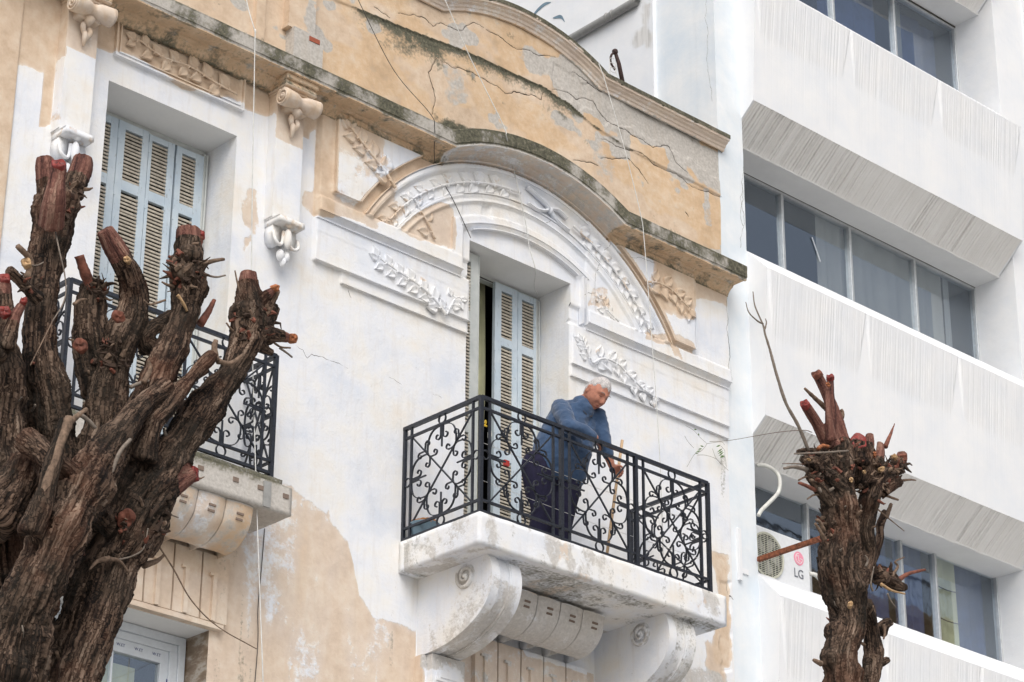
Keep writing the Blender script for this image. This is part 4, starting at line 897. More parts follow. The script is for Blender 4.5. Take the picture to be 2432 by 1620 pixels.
# pier on the right
b=B(); b.gbox(21.52,22.0,15.0,15.6,6,21,.06,.003); b.box(22.0,22.2,15.06,15.6,0,21); b.box(22.2,25,15.0,15.6,0,21); b.box(21.52,22.0,15.0,15.6,0,6); obj('pier',b,'white_render',WB)
XP0,XP1=17.145,21.50
rr_=np.random.RandomState(3)
def band(lip,top,nxt):
    """parapet from its lower lip up to the chamfered top; ribbed fascia, ribbed soffit"""
    # chamfer
    b=B(); b.gbox(XP0,XP1,15.0,15.3,top-.25,top,.08,.002)
    b.extx([(15.0,top),(14.75,top-.265),(14.75,top-.30),(15.0,top-.30)],XP0,XP1); obj('sill_chamfer',b,'white_render',WB)
    zt_,zb_=top-.285,lip
    xs=np.arange(XP0,XP1+.001,.0095); zs=segs(zb_,zb_+.02,zt_,step=.045); X,Z=np.meshgrid(xs,zs,indexing='ij'); y=14.84-.09*(Z-zb_)/(zt_-zb_)
    w=(XP1-XP0)/3; u=((X-XP0)%w)/w; v=(zt_-Z)/(zt_-zb_); tr=ss(.0+.13*v,.012+.13*v,u)*(1-ss(.985-.16*v,.997-.16*v,u)); lim=.44+.05*(fb2(X*1.5,X*0)-.5); low=1-ss(lim-.03,lim+.03,v)
    col=rr_.rand(len(xs)); g_=np.where(col>.62,1.,0.)*(.4+.6*rr_.rand(len(xs))); gz=.5+.9*fb2(X*9,Z*1.3)
    out_=.028*(1-v/lim)*tr*low - .0045*g_[:,None]*gz*tr*(.25+.75*low)*(v<.95)
    Y=y-out_+(fb2(X*2,Z*2)-.5)*.006
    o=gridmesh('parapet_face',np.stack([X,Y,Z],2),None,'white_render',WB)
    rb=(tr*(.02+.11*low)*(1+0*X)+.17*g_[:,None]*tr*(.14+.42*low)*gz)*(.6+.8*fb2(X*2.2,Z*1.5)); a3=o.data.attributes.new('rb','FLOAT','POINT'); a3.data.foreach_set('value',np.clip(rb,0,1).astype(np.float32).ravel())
    b=B(); b.box(XP0+.002,XP1-.002,14.86,15.28,zb_+.012,zt_+.02); obj('parapet_core',b,'white_render',WB)
    # ribbed slanting soffit
    xs=np.arange(XP0,XP1+.001,.0055); d=np.zeros(len(xs)); q=XP0
    while q<XP1:
        hh=.009+.024*rr_.rand()**1.6; wd_=.004+.006*rr_.rand(); d=np.maximum(d,hh*np.exp(-((xs-q)/wd_)**2)*(.35+.65*(fb2(np.array([q*2.0]),np.array([3.]))[0]>.48 or q<XP0+1.4))); q+=.018+.035*rr_.rand()
    t=np.linspace(0,1,16); X,T=np.meshgrid(xs,t,indexing='ij'); wob=(fb2(X*8+2,T*1.2,2)-.5)
    dd=np.interp((X+wob*.02).ravel(),xs,d).reshape(X.shape)*(.5+.9*fb2(X*30,T*2.5,2))
    Y=14.84+.36*T; Z=lip-.315*T; sc=.02*(fb2(X*5,T*0,3)-.5)*(T==1)
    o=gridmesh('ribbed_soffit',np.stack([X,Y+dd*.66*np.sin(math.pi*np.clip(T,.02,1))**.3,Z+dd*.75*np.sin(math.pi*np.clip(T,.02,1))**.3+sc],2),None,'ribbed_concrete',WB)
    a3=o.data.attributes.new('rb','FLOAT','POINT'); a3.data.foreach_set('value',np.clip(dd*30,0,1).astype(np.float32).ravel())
    b=B(); b.gbox(XP0-.1,XP1+.02,15.19,15.60,lip-.313,lip-.24,.06,.003); obj('window_soffit',b,'soffit_white',WB)
    # end walls of the overhang
    for xa_,xb_ in ((XP0-.0015,XP0+.02),(XP1-.02,XP1+.0015)):
        b=B(); b.extx([(14.84,lip),(15.2,lip-.315),(15.3,lip-.1),(15.3,top-.28),(15.0,top),(14.75,top-.27)],xa_,xb_); obj('overhang_end',b,'white_render',WB)
band(8.10,9.93,0); band(11.46,13.23,0); band(14.84,16.49,0); band(18.20,19.9,0)
def window_row(z0,z1,mull,label,curt):
    yy=15.53
    b=B(); b.box(16.9,21.52,yy,yy+.07,z1-.022,z1+.02); b.box(16.9,21.52,yy-.0,yy+.07,z0-.02,z0+.03); b.box(21.50,21.52,yy-.002,yy+.068,z0,z1)
    xs=[16.9]+mull+[21.52]
    for k,m_ in enumerate(mull):
        b.box(m_-.028,m_+.002,yy-.004,yy+.066,z0+.03,z1-.022); b.box(m_+.004,m_+.026,yy+.012,yy+.062,z0+.03,z1-.022)
    fr=obj('window_frame',b,'alu_frame',WB,bev=.002)
    b=B(); b.box(16.9,21.52,yy-.006,yy,z1+.003,z1+.02); obj('gasket',b,'wire_dark',fr)
    for a,c in zip(xs,xs[1:]):
        b=B(); b.box(a+.02,c-.025,yy+.034,yy+.038,z0+.02,z1-.02); obj('pane',b,'window_glass',WB)
    b=B(); b.box(16.85,21.7,16.9,16.95,z0-.5,z1+.3); b.box(16.85,21.7,15.61,16.9,z1+.05,z1+.09); b.box(16.85,21.7,15.61,16.9,z0-.3,z0-.26); b.box(21.6,21.7,15.61,16.9,z0-.3,z1+.1); b.box(16.85,16.88,15.61,16.9,z0-.3,z1+.1); obj('room',b,'room_wall',WB)
    for (a,c,yc,mat,n) in curt:
        X=np.linspace(a,c,max(6,int((c-a)*60))); P=np.array([[(x,yc+.018*math.sin(x*n)+.008*math.sin(x*n*2.3+z),z) for z in np.linspace(z0-.2,z1+.05,6)] for x in X]); bb=B(); bb.grid(P); obj('curtain',bb,mat,WB,True)
window_row(16.75,17.86,[18.20,19.34,20.41],'',[(18.4,18.9,15.75,'curtain_grey',30),(19.4,20.35,15.8,'curtain_tint_blue',16),(20.8,21.45,15.8,'curtain_tint_blue',16),(20.62,20.75,15.72,'curtain_grey',30)])  # blue sheets in this top row are added to turn the panes bluish
window_row(13.45,14.52,[18.34,19.41,20.48],'',[(18.95,19.42,15.62,'curtain_cream',24),(19.42,20.56,15.60,'curtain_cream',14),(20.58,21.02,15.62,'curtain_cream',20),(21.06,21.18,15.63,'curtain_grey',30)])
window_row(9.95,11.20,[18.52,19.95,20.50],'',[(20.6,20.95,15.66,'curtain_green',20),(19.0,19.9,15.72,'curtain_tint_blue',22),(20.0,20.45,15.7,'curtain_tint_blue',22),(20.98,21.5,15.72,'curtain_tint_blue',26)])
for zz in (10.52,10.86): 
    b=B(); b.tube(crom([(20.56,15.62,zz),(20.75,15.62,zz-.015),(20.96,15.62,zz)],5),.006,5); obj('curtain_wire',b,'wire_dark',WB)
# tape on a middle pane
b=B(); b.add([(18.80,15.555,14.18),(18.815,15.555,14.19),(18.93,15.555,13.95),(18.915,15.555,13.935)],[(0,1,2,3)]); obj('glass_tape',b,'pvc_white',WB,fix=False)
# graffiti strokes on the side wall
for P in ([(17.62,16.83),(17.50,16.90),(17.38,16.93),(17.28,16.91)],[(17.25,16.70),(17.13,16.66),(17.07,16.57)]):
    Q=crom(P,6); b=B(); V=[];
    for i,(yy,zz) in enumerate(Q): w_=.022*math.sin(math.pi*(i+1)/(len(Q)+1)); V+=[(16.737,yy,zz-w_),(16.737,yy,zz+w_)]
    b.add(V,[(2*i,2*i+1,2*i+3,2*i+2) for i in range(len(Q)-1)]); obj('graffiti_stroke',b,'basin_blue',WB,fix=False)
# drain pipe on the side wall
b=B(); b.tube(crom([(16.69,15.92,16.55),(16.69,15.98,16.33),(16.69,16.12,16.30),(16.69,17.2,16.27),(16.69,19.5,16.22)],6),.045,14); 
for yy in (16.3,16.38,17.0): b.tube([(16.69,yy,16.295),(16.69,yy+.012,16.295)],.052,14)
tag(obj('drain_pipe',b,'grey_plastic',smooth=True),'grey plastic drain pipe slanting down the white side wall above the coping','pipe')
# rod on the coping
ra=at(1200+757/2.904,357/2.904,y=14.95); rb=at(1200+822/2.904,560/2.904,y=14.95)
RD=thing('iron_rod','bent rusty iron rod tangled with wire standing on the roof coping','rod')
b=B(); b.tube([ra,(ra*.6+rb*.4)+[.0,0,0],rb-[0,0,.12]],[.016,.02,.022],8); b.ell(ra,(.03,.03,.03),10,8); obj('rod',b,'dark_rust',RD,True)
b=B(); b.tube(crom([ra,ra+[-.05,0,-.06],ra+[-.06,0,-.14],ra+[-.0,0,-.2]],6),.011,6); obj('hook',b,'dark_rust',RD,True)
b=B()
for k in range(3):
    q=ra+np.array([-.03,-.02,-.15-.05*k]); b.tube(crom([q+[.0,0,.05],q+[-.06,0,.03],q+[-.05,0,-.05],q+[.02,0,-.04],q+[.01,0,.04]],5),.003,5)
obj('tangled_wire',b,'wire_white' ,RD)
# ---------------------------------------------------------------- air conditioner
AC=thing('air_conditioner','white outdoor air conditioner unit with round fan grille on the lower office sill','air conditioner')
ax0,ax1,ay,az0,az1=17.22,18.115,15.20,9.985,10.535
b=B(); b.box(ax0,ax1,ay,ay+.30,az0,az1); obj('casing',b,'ac_body',AC,bev=.012)
fc=(17.50,10.255); b=B(); b.tube([(fc[0],ay+.004,fc[1]),(fc[0],ay-.004,fc[1])],.222,40); obj('fan_opening',b,'ac_dark',AC)
b=B()
for k in range(5):
    a=2*math.pi*k/5; P=[]; 
    for r_ in (.05,.19): 
        for da in (-.45,.35): P.append((fc[0]+r_*math.cos(a+da),ay-.006+.003*(da>0),fc[1]+r_*math.sin(a+da)))
    b.add(P,[(0,1,3,2)])
obj('fan_blade',b,'grey_plastic',AC,fix=False)
b=B()
th_=np.linspace(0,2*math.pi,41)
for r_ in (.222,.212): b.tube([(fc[0]+r_*math.cos(t),ay-.016,fc[1]+r_*math.sin(t)) for t in th_],.006,6,cap=False)
for k in range(-11,12):
    z=k*.0185; hw=math.sqrt(max(0,.215**2-z*z)); b.box(fc[0]-hw,fc[0]+hw,ay-.019,ay-.016,fc[1]+z-.0026,fc[1]+z+.0026)
for k in range(-4,5):
    x=k*.048; hh=math.sqrt(max(0,.215**2-x*x)); b.box(fc[0]+x-.002,fc[0]+x+.002,ay-.022,ay-.018,fc[1]-hh,fc[1]+hh)
obj('fan_grille',b,'ac_grille',AC)
lc=(17.955,10.345); b=B(); b.tube([(lc[0],ay-.001,lc[1]),(lc[0],ay-.004,lc[1])],.068,32); lg=obj('logo',b,'logo_pink',AC)
b=B(); 
b.box(lc[0]-.010,lc[0]-.003,ay-.0065,ay-.0045,lc[1]-.028,lc[1]+.032); b.box(lc[0]-.003,lc[0]+.014,ay-.0065,ay-.0045,lc[1]-.028,lc[1]-.021)
b.strip([(lc[0]+.048*math.cos(t),lc[1]+.048*math.sin(t)) for t in np.linspace(.5*math.pi,2*math.pi,24)],None,.007,ay-.0065,ay-.0045); b.box(lc[0]+.014,lc[0]+.048,ay-.0068,ay-.0048,lc[1]-.003,lc[1]+.004); b.ell((lc[0]-.026,ay-.005,lc[1]+.020),(.008,.002,.008),10,6)
obj('logo_mark',b,'logo_white',lg)
t=text('lettering','LG',.125,(17.875,ay-.004,10.15),'logo_grey',AC,ext=.001); t.scale=(.92,1,1)
b=B(); b.box(ax0+.05,ax1-.02,ay-.01,ay+.03,az0-.03,az0-.008); 
for x in (ax0+.12,ax1-.15): b.box(x,x+.06,ay-.014,ay+.28,az0-.045,az0-.004)
obj('mounting_foot',b,'grey_plastic',AC)
b=B(); b.box(17.15,18.3,15.0,15.5,9.90,9.945); obj('support_shelf',b,'white_render',WB)
b=B(); b.tube(crom([at(1922,1362,y=15.22),at(1940,1368,y=15.18),at(1955,1392,y=15.15),at(1950,1430,y=15.15),at(1938,1455,y=15.2)],6),.022,8); obj('refrigerant_pipe',b,'hose_white',AC,True)
hp=[at(1780+q[0]/5.226,1120+q[1]/5.226,y=yy) for q,yy in (((90,-80),15.15),((200,-72),15.10),((300,-20),15.08),((365,60),15.05),((378,170),15.02),((350,270),15.0),((260,370),14.98),((150,480),14.975),((112,545),14.97))]
b=B(); b.tube(crom(hp,6),.019,10); tag(obj('hose',b,'hose_white',smooth=True),'white curved hose looping from the ribbed soffit down to the column','hose')
# rusty bar reaching out from the column
rb0=at(1801,1329,y=14.985); rb1=rb0+np.array([.02,-.95,.0]); 
b=B(); b.add([(0,0,0)],[]); b=B(); b.box(-.018,.018,-.95,0,-.022,-.018); b.box(-.018,-.014,-.95,0,-.022,.022); o=obj('rusty_bar',b,'rusty_iron',bev=.001); o.location=tuple(rb0)
tag(o,'rusty angle iron bar sticking out from the white column beside the air conditioner','bar')
b=B(); b.box(16.86,16.90,14.97,15.0,9.80,10.3); b.box(16.90,17.0,14.985,15.0,9.88,9.93); obj('wall_bracket',b,'white_render',o).location=(-rb0[0],-rb0[1],-rb0[2])
# ================================================================== CABLES
def cable(pts,r,mat,name,label,n=8):
    b=B(); b.tube(crom(pts,n),r,6); tag(obj(name,b,mat,smooth=True),label,'cable')
cable([(10.86,14.99,14.4),(10.88,14.80,13.3),(10.90,14.665,12.86),(10.905,14.66,12.70),(10.99,14.66,10.75),(11.07,14.60,9.2),(11.15,14.46,7.3)],.0045,'wire_white','hanging_cable','thin white cable hanging straight down past the left scroll capital and balcony')
cable([(12.08,14.93,13.98),(12.16,14.9,13.80),(12.52,14.85,13.26),(12.78,14.665,12.86),(12.84,14.67,12.74),(13.11,14.955,12.60),(13.30,14.92,12.3),(13.50,14.925,12.03)],.0035,'wire_dark','hanging_cable','thin dark cable running from the ochre attic down to the door\'s upper left corner')
cable([(13.0,14.83,14.3),(13.06,14.78,14.10),(13.31,14.74,13.64),(13.62,14.66,13.08),(13.66,14.66,12.98),(13.95,14.90,12.95),(14.02,14.90,12.73),(14.12,14.90,12.40),(14.17,14.91,12.2),(14.24,14.9,11.98),(14.42,15.10,11.95),(14.68,15.33,12.03)],.0045,'wire_white','hanging_cable','pale cable dropping over the arched cornice into the door\'s upper right corner')
cable([(15.0,14.85,14.36),(15.03,14.80,14.16),(15.18,14.72,13.51),(15.33,14.67,12.86),(15.38,14.67,12.56),(15.47,14.68,11.55),(15.55,14.69,10.47),(15.58,14.70,9.2)],.0040,'wire_white','hanging_cable','thin white cable falling from the iron rod past the right corner panel')
cable([(11.49,14.99,8.85),(11.475,14.985,8.55),(11.46,14.985,8.20),(11.47,14.98,7.9),(11.45,14.985,7.3)],.0035,'wire_dark','wall_wire','dark wire pinned to the tan wall below the left balcony slab')
# ================================================================== PERSON
PS=thing('person','grey haired man in blue sweater leaning over the balcony railing holding a stick','person')
V3=lambda *a: np.array(a,float)
def remesh(name,b,vox,mat,parent,smooth_it=4,sub=None):
    me=bpy.data.meshes.new('t'); me.from_pydata(np.concatenate(b.v).tolist(),[],b.f)
    o=bpy.data.objects.new('t',me); COL.objects.link(o)
    r=o.modifiers.new('r','REMESH'); r.mode='VOXEL'; r.voxel_size=vox; 
    if smooth_it: s_=o.modifiers.new('s','SMOOTH'); s_.iterations=smooth_it; s_.factor=.5
    dg=bpy.context.evaluated_depsgraph_get(); m2=bpy.data.meshes.new_from_object(o.evaluated_get(dg)); bpy.data.objects.remove(o)
    m2.name=name; m2.materials.clear(); 
    if mat: m2.materials.append(MATS[mat])
    m2.polygons.foreach_set('use_smooth',np.ones(len(m2.polygons),bool))
    o=bpy.data.objects.new(name,m2); COL.objects.link(o)
    if parent: o.parent=parent
    return o
def wrinkle(o,amp,fr,stretch=(1,1,1),seed=0,fn=None):
    me=o.data; n=len(me.vertices); c=np.empty(n*3); me.vertices.foreach_get('co',c); c=c.reshape(-1,3); nr=np.empty(n*3); me.vertex_normals.foreach_get('vector',nr); nr=nr.reshape(-1,3)
    w=fb3(c[:,0]*fr*stretch[0]+seed,c[:,1]*fr*stretch[1],c[:,2]*fr*stretch[2],3); w=1-np.abs(w-.5)*4; d=(w-.4)*amp
    if fn: d=d*fn(c)
    c=c+nr*d[:,None]; me.vertices.foreach_set('co',c.astype(np.float32).ravel()); me.update()
def limb(b,pts,rad,n=16): 
    P=crom(pts,6); R=np.interp(np.linspace(0,1,len(P)),np.linspace(0,1,len(rad)),rad); b.tube(P,R,n); b.ell(P[0],(R[0],)*3,14,8); b.ell(P[-1],(R[-1],)*3,14,8)
hipL,hipR=V3(14.19,14.50,9.93),V3(13.97,14.55,9.93); pel=V3(14.09,14.52,9.98); chest=V3(14.18,14.40,10.33); neckb=V3(14.23,14.315,10.52)
shR,shL=V3(14.06,14.40,10.475),V3(14.40,14.32,10.45); elR=V3(13.97,14.20,10.19); wrR=V3(14.185,14.125,10.135)
elL=V3(14.42,14.25,10.17); wrL=at(1200+905/3.563,860+890/3.563,y=14.235); hdL=at(1200+945/3.563,860+925/3.563,y=14.237)
kneeL,kneeR=V3(14.13,14.47,9.52),V3(13.95,14.50,9.52); ftL,ftR=V3(14.10,14.52,9.16),V3(13.92,14.56,9.16)
HC=at(1200+775/3.563,860+262/3.563,y=14.215)
gaze=V3(-.04,-.68,-.73); gaze/=np.linalg.norm(gaze); right=np.cross(gaze,V3(.10,0,1)); right/=np.linalg.norm(right); upv=np.cross(right,gaze)
# head in local frame: x = towards the person's right, y = forward (gaze), z = up
def headmesh(n=72,m_=56):
    V=[];F=[]
    for i in range(m_+1):
        th=math.pi*i/m_
        for k in range(n):
            ph=2*math.pi*k/n; V.append((math.sin(th)*math.cos(ph),math.sin(th)*math.sin(ph),math.cos(th)))
    D=np.array(V); x,y,z=D.T
    rx=.078*(1-.10*ss(-.1,-1,z)-.0*z); ry=.098; rz=.122
    P=np.stack([x*rx,y*ry,z*rz],1)
    P[:,1]+=np.where(z<-.2,.012*ss(-.2,-.9,z)*(y>-.2),0)          # jaw forward
    P[:,0]*=1+.10*np.exp(-((z+.42)/.25)**2)*(y>-.4)               # cheeks and jowls
    g=lambda cx_,cz0,sx,sz: np.exp(-((P[:,0]-cx_)/sx)**2-((P[:,2]-cz0)/sz)**2)*(y>.1)
    a=.026*g(0,-.022,.012,.020)+.015*g(0,.004,.009,.028)+.006*g(.010,-.030,.008,.008)+.006*g(-.010,-.030,.008,.008)
    a+=.010*g(.03,.034,.024,.011)+.010*g(-.03,.034,.024,.011)+.005*g(0,.030,.02,.012)
    a-=.013*g(.031,.012,.017,.012)+.013*g(-.031,.012,.017,.012)
    a+=.008*g(.031,.010,.010,.006)+.008*g(-.031,.010,.010,.006)    # lids
    a+=.009*g(.040,-.025,.022,.022)+.009*g(-.040,-.025,.022,.022)
    a-=.006*g(.024,-.052,.007,.014)+.006*g(-.024,-.052,.007,.014)
    a+=.009*g(0,-.060,.026,.007)-.010*g(0,-.0675,.028,.0035)+.009*g(0,-.075,.022,.007)-.007*g(0,-.087,.02,.007)+.013*g(0,-.103,.022,.016)
    P[:,1]+=a
    for i in range(m_):
        for k in range(n): F.append((i*n+k,(i+1)*n+k,(i+1)*n+(k+1)%n,i*n+(k+1)%n))
    return P,F
Rm=np.stack([right,gaze,upv],0)
def H2W(P): return (np.asarray(P)*1.16)@Rm+HC
P,F=headmesh(); body=B(); body.add(H2W(P),F)
for sx in (1,-1):
    e=B(); e.ell((0,0,0),(.011,.019,.032),14,12); V=np.concatenate(e.v); V[:,0]+=.010*np.abs(V[:,2]/.032)*(1); V=V+[sx*.080,-.008,-.002]; body.add(H2W(V),e.f)
    e=B(); e.tube([( sx*(.084),-.008+.016*math.cos(t),-.002+.028*math.sin(t)) for t in np.linspace(-2.4,2.2,14)],.0055,8); body.add(H2W(np.concatenate(e.v)),e.f)
limb(body,[neckb+[0,.03,-.05],neckb+[0,.01,0],H2W([(0,-.035,-.07)])[0],H2W([(0,-.02,-.02)])[0]],[.058,.058,.058,.06])
limb(body,[pel+[0,0,.0],V3(14.13,14.45,10.15),chest-[0,0,.03],neckb-[0,0,.06]],[.14,.14,.11,.06])
shb=V3(0,0,-.045); limb(body,[shR+shb,chest+[0,.02,.04],shL+shb],[.05,.07,.05])
for a,b_,c_,h in ((shR,elR,wrR,None),(shL,elL,wrL,None)): limb(body,[a+shb,(a+b_)/2,b_],[.052,.046,.041]); limb(body,[b_,(b_*.6+c_*.4),c_],[.043,.041,.027])
for hp_,k_,f_ in ((hipL,kneeL,ftL),(hipR,kneeR,ftR)): limb(body,[hp_,(hp_+k_)/2,k_],[.10,.085,.06]); limb(body,[k_,(k_*.6+f_*.4),f_],[.058,.055,.036]); limb(body,[f_,f_+[.0,-.10,-.025]],[.035,.026])
def hand(b,w,fw,upn,curl,thumbdir,L=.085):
    fw=fw/np.linalg.norm(fw); sd=np.cross(fw,upn); sd/=np.linalg.norm(sd); up_=np.cross(sd,fw)
    palm=w+fw*.045
    for s_ in (-.026,-.009,.009,.026): limb(b,[w,w+fw*.04+sd*s_*.8,w+fw*.082+sd*s_],[.016,.0145,.0115],10)
    for s_,l in ((-.029,.060),(-.010,.072),(.010,.068),(.028,.052)):
        p=w+fw*.082+sd*s_; d=fw; pts=[p]
        for j,fr in enumerate((.42,.33,.25)):
            ang=curl[j]; d=d*math.cos(ang)-up_*math.sin(ang)*1.0 if j==0 else (d*math.cos(ang)+np.cross(sd,d)*math.sin(ang)*-1)
            d/=np.linalg.norm(d); p=p+d*l*fr; pts.append(p)
        limb(b,pts,[.0098,.009,.0085,.0072],9)
    t0=w+fw*.022+sd*thumbdir*.026; t1=t0+fw*.030+sd*thumbdir*.022-up_*.014; t2=t1+fw*.022-up_*.022; limb(b,[t0,t1,t2],[.014,.011,.009],9)
hand(body,wrL,(hdL-wrL)+V3(.02,0,-.0),V3(.1,.75,.6),(.9,1.1,.8),1)
hand(body,wrR,V3(.75,.10,-.65),V3(.3,-.8,.5),(.45,.5,.4),-1)
remesh('body',body,.0055,'skin',PS,2)
# hair: shell over the crown and back with a ragged hairline
P,F=headmesh(60,46); n_=len(P)
dirn=P/np.array([.078,.098,.122]); x,y,z=dirn.T
cov=(z>.50-.32*(y<.35)*1.0-.55*(y<-.05)-.30*(y<-.45)+.10*np.sin(x*9)) & ~((np.abs(x)>.75)&(z<.05)&(y>-.25))
W_=H2W(P*1.0); lift=.007+.010*(fb3(P[:,0]*90,P[:,1]*90,P[:,2]*90)-.5)+.005*(fb3(P[:,0]*30,P[:,1]*30,P[:,2]*30)-.5); nn=(P/np.linalg.norm(P,axis=1)[:,None])@Rm
Fk=[f for f in F if all(cov[i] for i in f)]
used=sorted({i for f in Fk for i in f}); mp={u:i for i,u in enumerate(used)}; b=B(); e=B()
bd=np.array([sum(1 for f in F if False)]) 
from collections import Counter
cnt=Counter(); 
for f in Fk:
    for q in range(4): cnt[tuple(sorted((f[q],f[(q+1)%4])))]+=1
bnd={i for ed,c in cnt.items() if c==1 for i in ed}
Vh=[W_[u]+nn[u]*(lift[u] if u not in bnd else -.004) for u in used]; b.add(Vh,[tuple(mp[i] for i in f) for f in Fk]); obj('hair',b,'hair_grey',PS,True)
b=B()
for sx in (1,-1):
    b.tube(H2W([(sx*.014,.104,.036),(sx*.030,.103,.043),(sx*.048,.092,.038)]),[.003,.0045,.003],6)
obj('eyebrow',b,'brow_grey',PS,True)
b=B()
for sx in (1,-1): b.tube(H2W([(sx*.019,.0955,.012),(sx*.031,.0975,.009),(sx*.043,.089,.011)]),[.0015,.0028,.0015],6)
obj('eye',b,'eye_dark',PS,True)
b=B(); b.tube(H2W([(-.024,.094,-.0665),(0,.107,-.068),(.024,.094,-.0665)]),[.002,.003,.002],6); obj('lips',b,'lip_skin',PS,True)
# sweater
sw=B()
limb(sw,[V3(14.09,14.50,9.93),V3(14.10,14.47,10.05),V3(14.14,14.44,10.20),chest,neckb-[0,-.01,.07]],[.172,.180,.174,.163,.09])
limb(sw,[V3(13.99,14.52,9.93),V3(14.03,14.48,10.12),V3(14.09,14.44,10.36)],[.14,.145,.112]); limb(sw,[V3(14.22,14.46,9.92),V3(14.24,14.42,10.12),V3(14.30,14.37,10.33)],[.14,.145,.112])
limb(sw,[shR-[0,0,.045],chest+[0,.02,.10],shL-[0,0,.03]],[.078,.125,.075]); limb(sw,[chest+[0,0,.05],neckb-[0,-.01,.055],neckb+[0,.022,-.008]],[.13,.102,.076]); limb(sw,[shR-[0,0,.03],(shR+elR)/2+[-.012,0,0],elR+[-.012,0,0]],[.080,.077,.066]); limb(sw,[elR+[-.012,0,0],(elR+wrR)/2+[0,0,.005],wrR*.86+elR*.14],[.070,.064,.044])
limb(sw,[shL,(shL+elL)/2,elL],[.080,.072,.062]); limb(sw,[elL,elL*.62+wrL*.38],[.060,.048])
s_=remesh('sweater',sw,.008,'sweater_blue',PS,7); wrinkle(s_,.008,6.5,(1.0,1.0,1.4)); wrinkle(s_,.005,15,(1,1,1.3),5)
nax=HC-neckb; nax/=np.linalg.norm(nax); nu=np.cross(nax,right); nu/=np.linalg.norm(nu); nv=np.cross(nax,nu)
sw_=0
b=B(); 
for sx in (1,-1):
    q=neckb+gaze*.075+V3(0,-.005,-.02); b.add([q+right*sx*.005+[0,0,.02],q+right*sx*.052+[0,.02,.035],q+right*sx*.060+gaze*.015+[0,0,-.035],q+right*sx*.018+gaze*.02+[0,0,-.055]],[(0,1,2,3)])
b.ell(neckb+gaze*.055+V3(0,0,-.02),(.035,.03,.045),12,8)
obj('shirt_collar',b,'shirt_dark',PS,False)
tr=B()
limb(tr,[pel+[0,0,-.01],pel+[0,0,-.06]],[.165,.17]); limb(tr,[hipR+[-.03,0,0],(hipR+kneeR)/2+[-.02,0,0],kneeR,ftR+[0,0,.02]],[.143,.126,.10,.083]); limb(tr,[hipL+[.02,0,0],(hipL+kneeL)/2+[.02,0,0],kneeL,ftL+[0,0,.02]],[.143,.126,.10,.083])
s_=remesh('trousers',tr,.010,'trouser_navy',PS,6); wrinkle(s_,.010,9,(1,1,.6),3)
b=B()
for f_ in (ftL,ftR): b.ell(f_+V3(0,-.05,-.022),(.048,.125,.032),16,10)
obj('shoes',b,'shoe_dark',PS,True)
simple('bark_dark',(.055,.035,.025),.95,0,.5,40,.004)
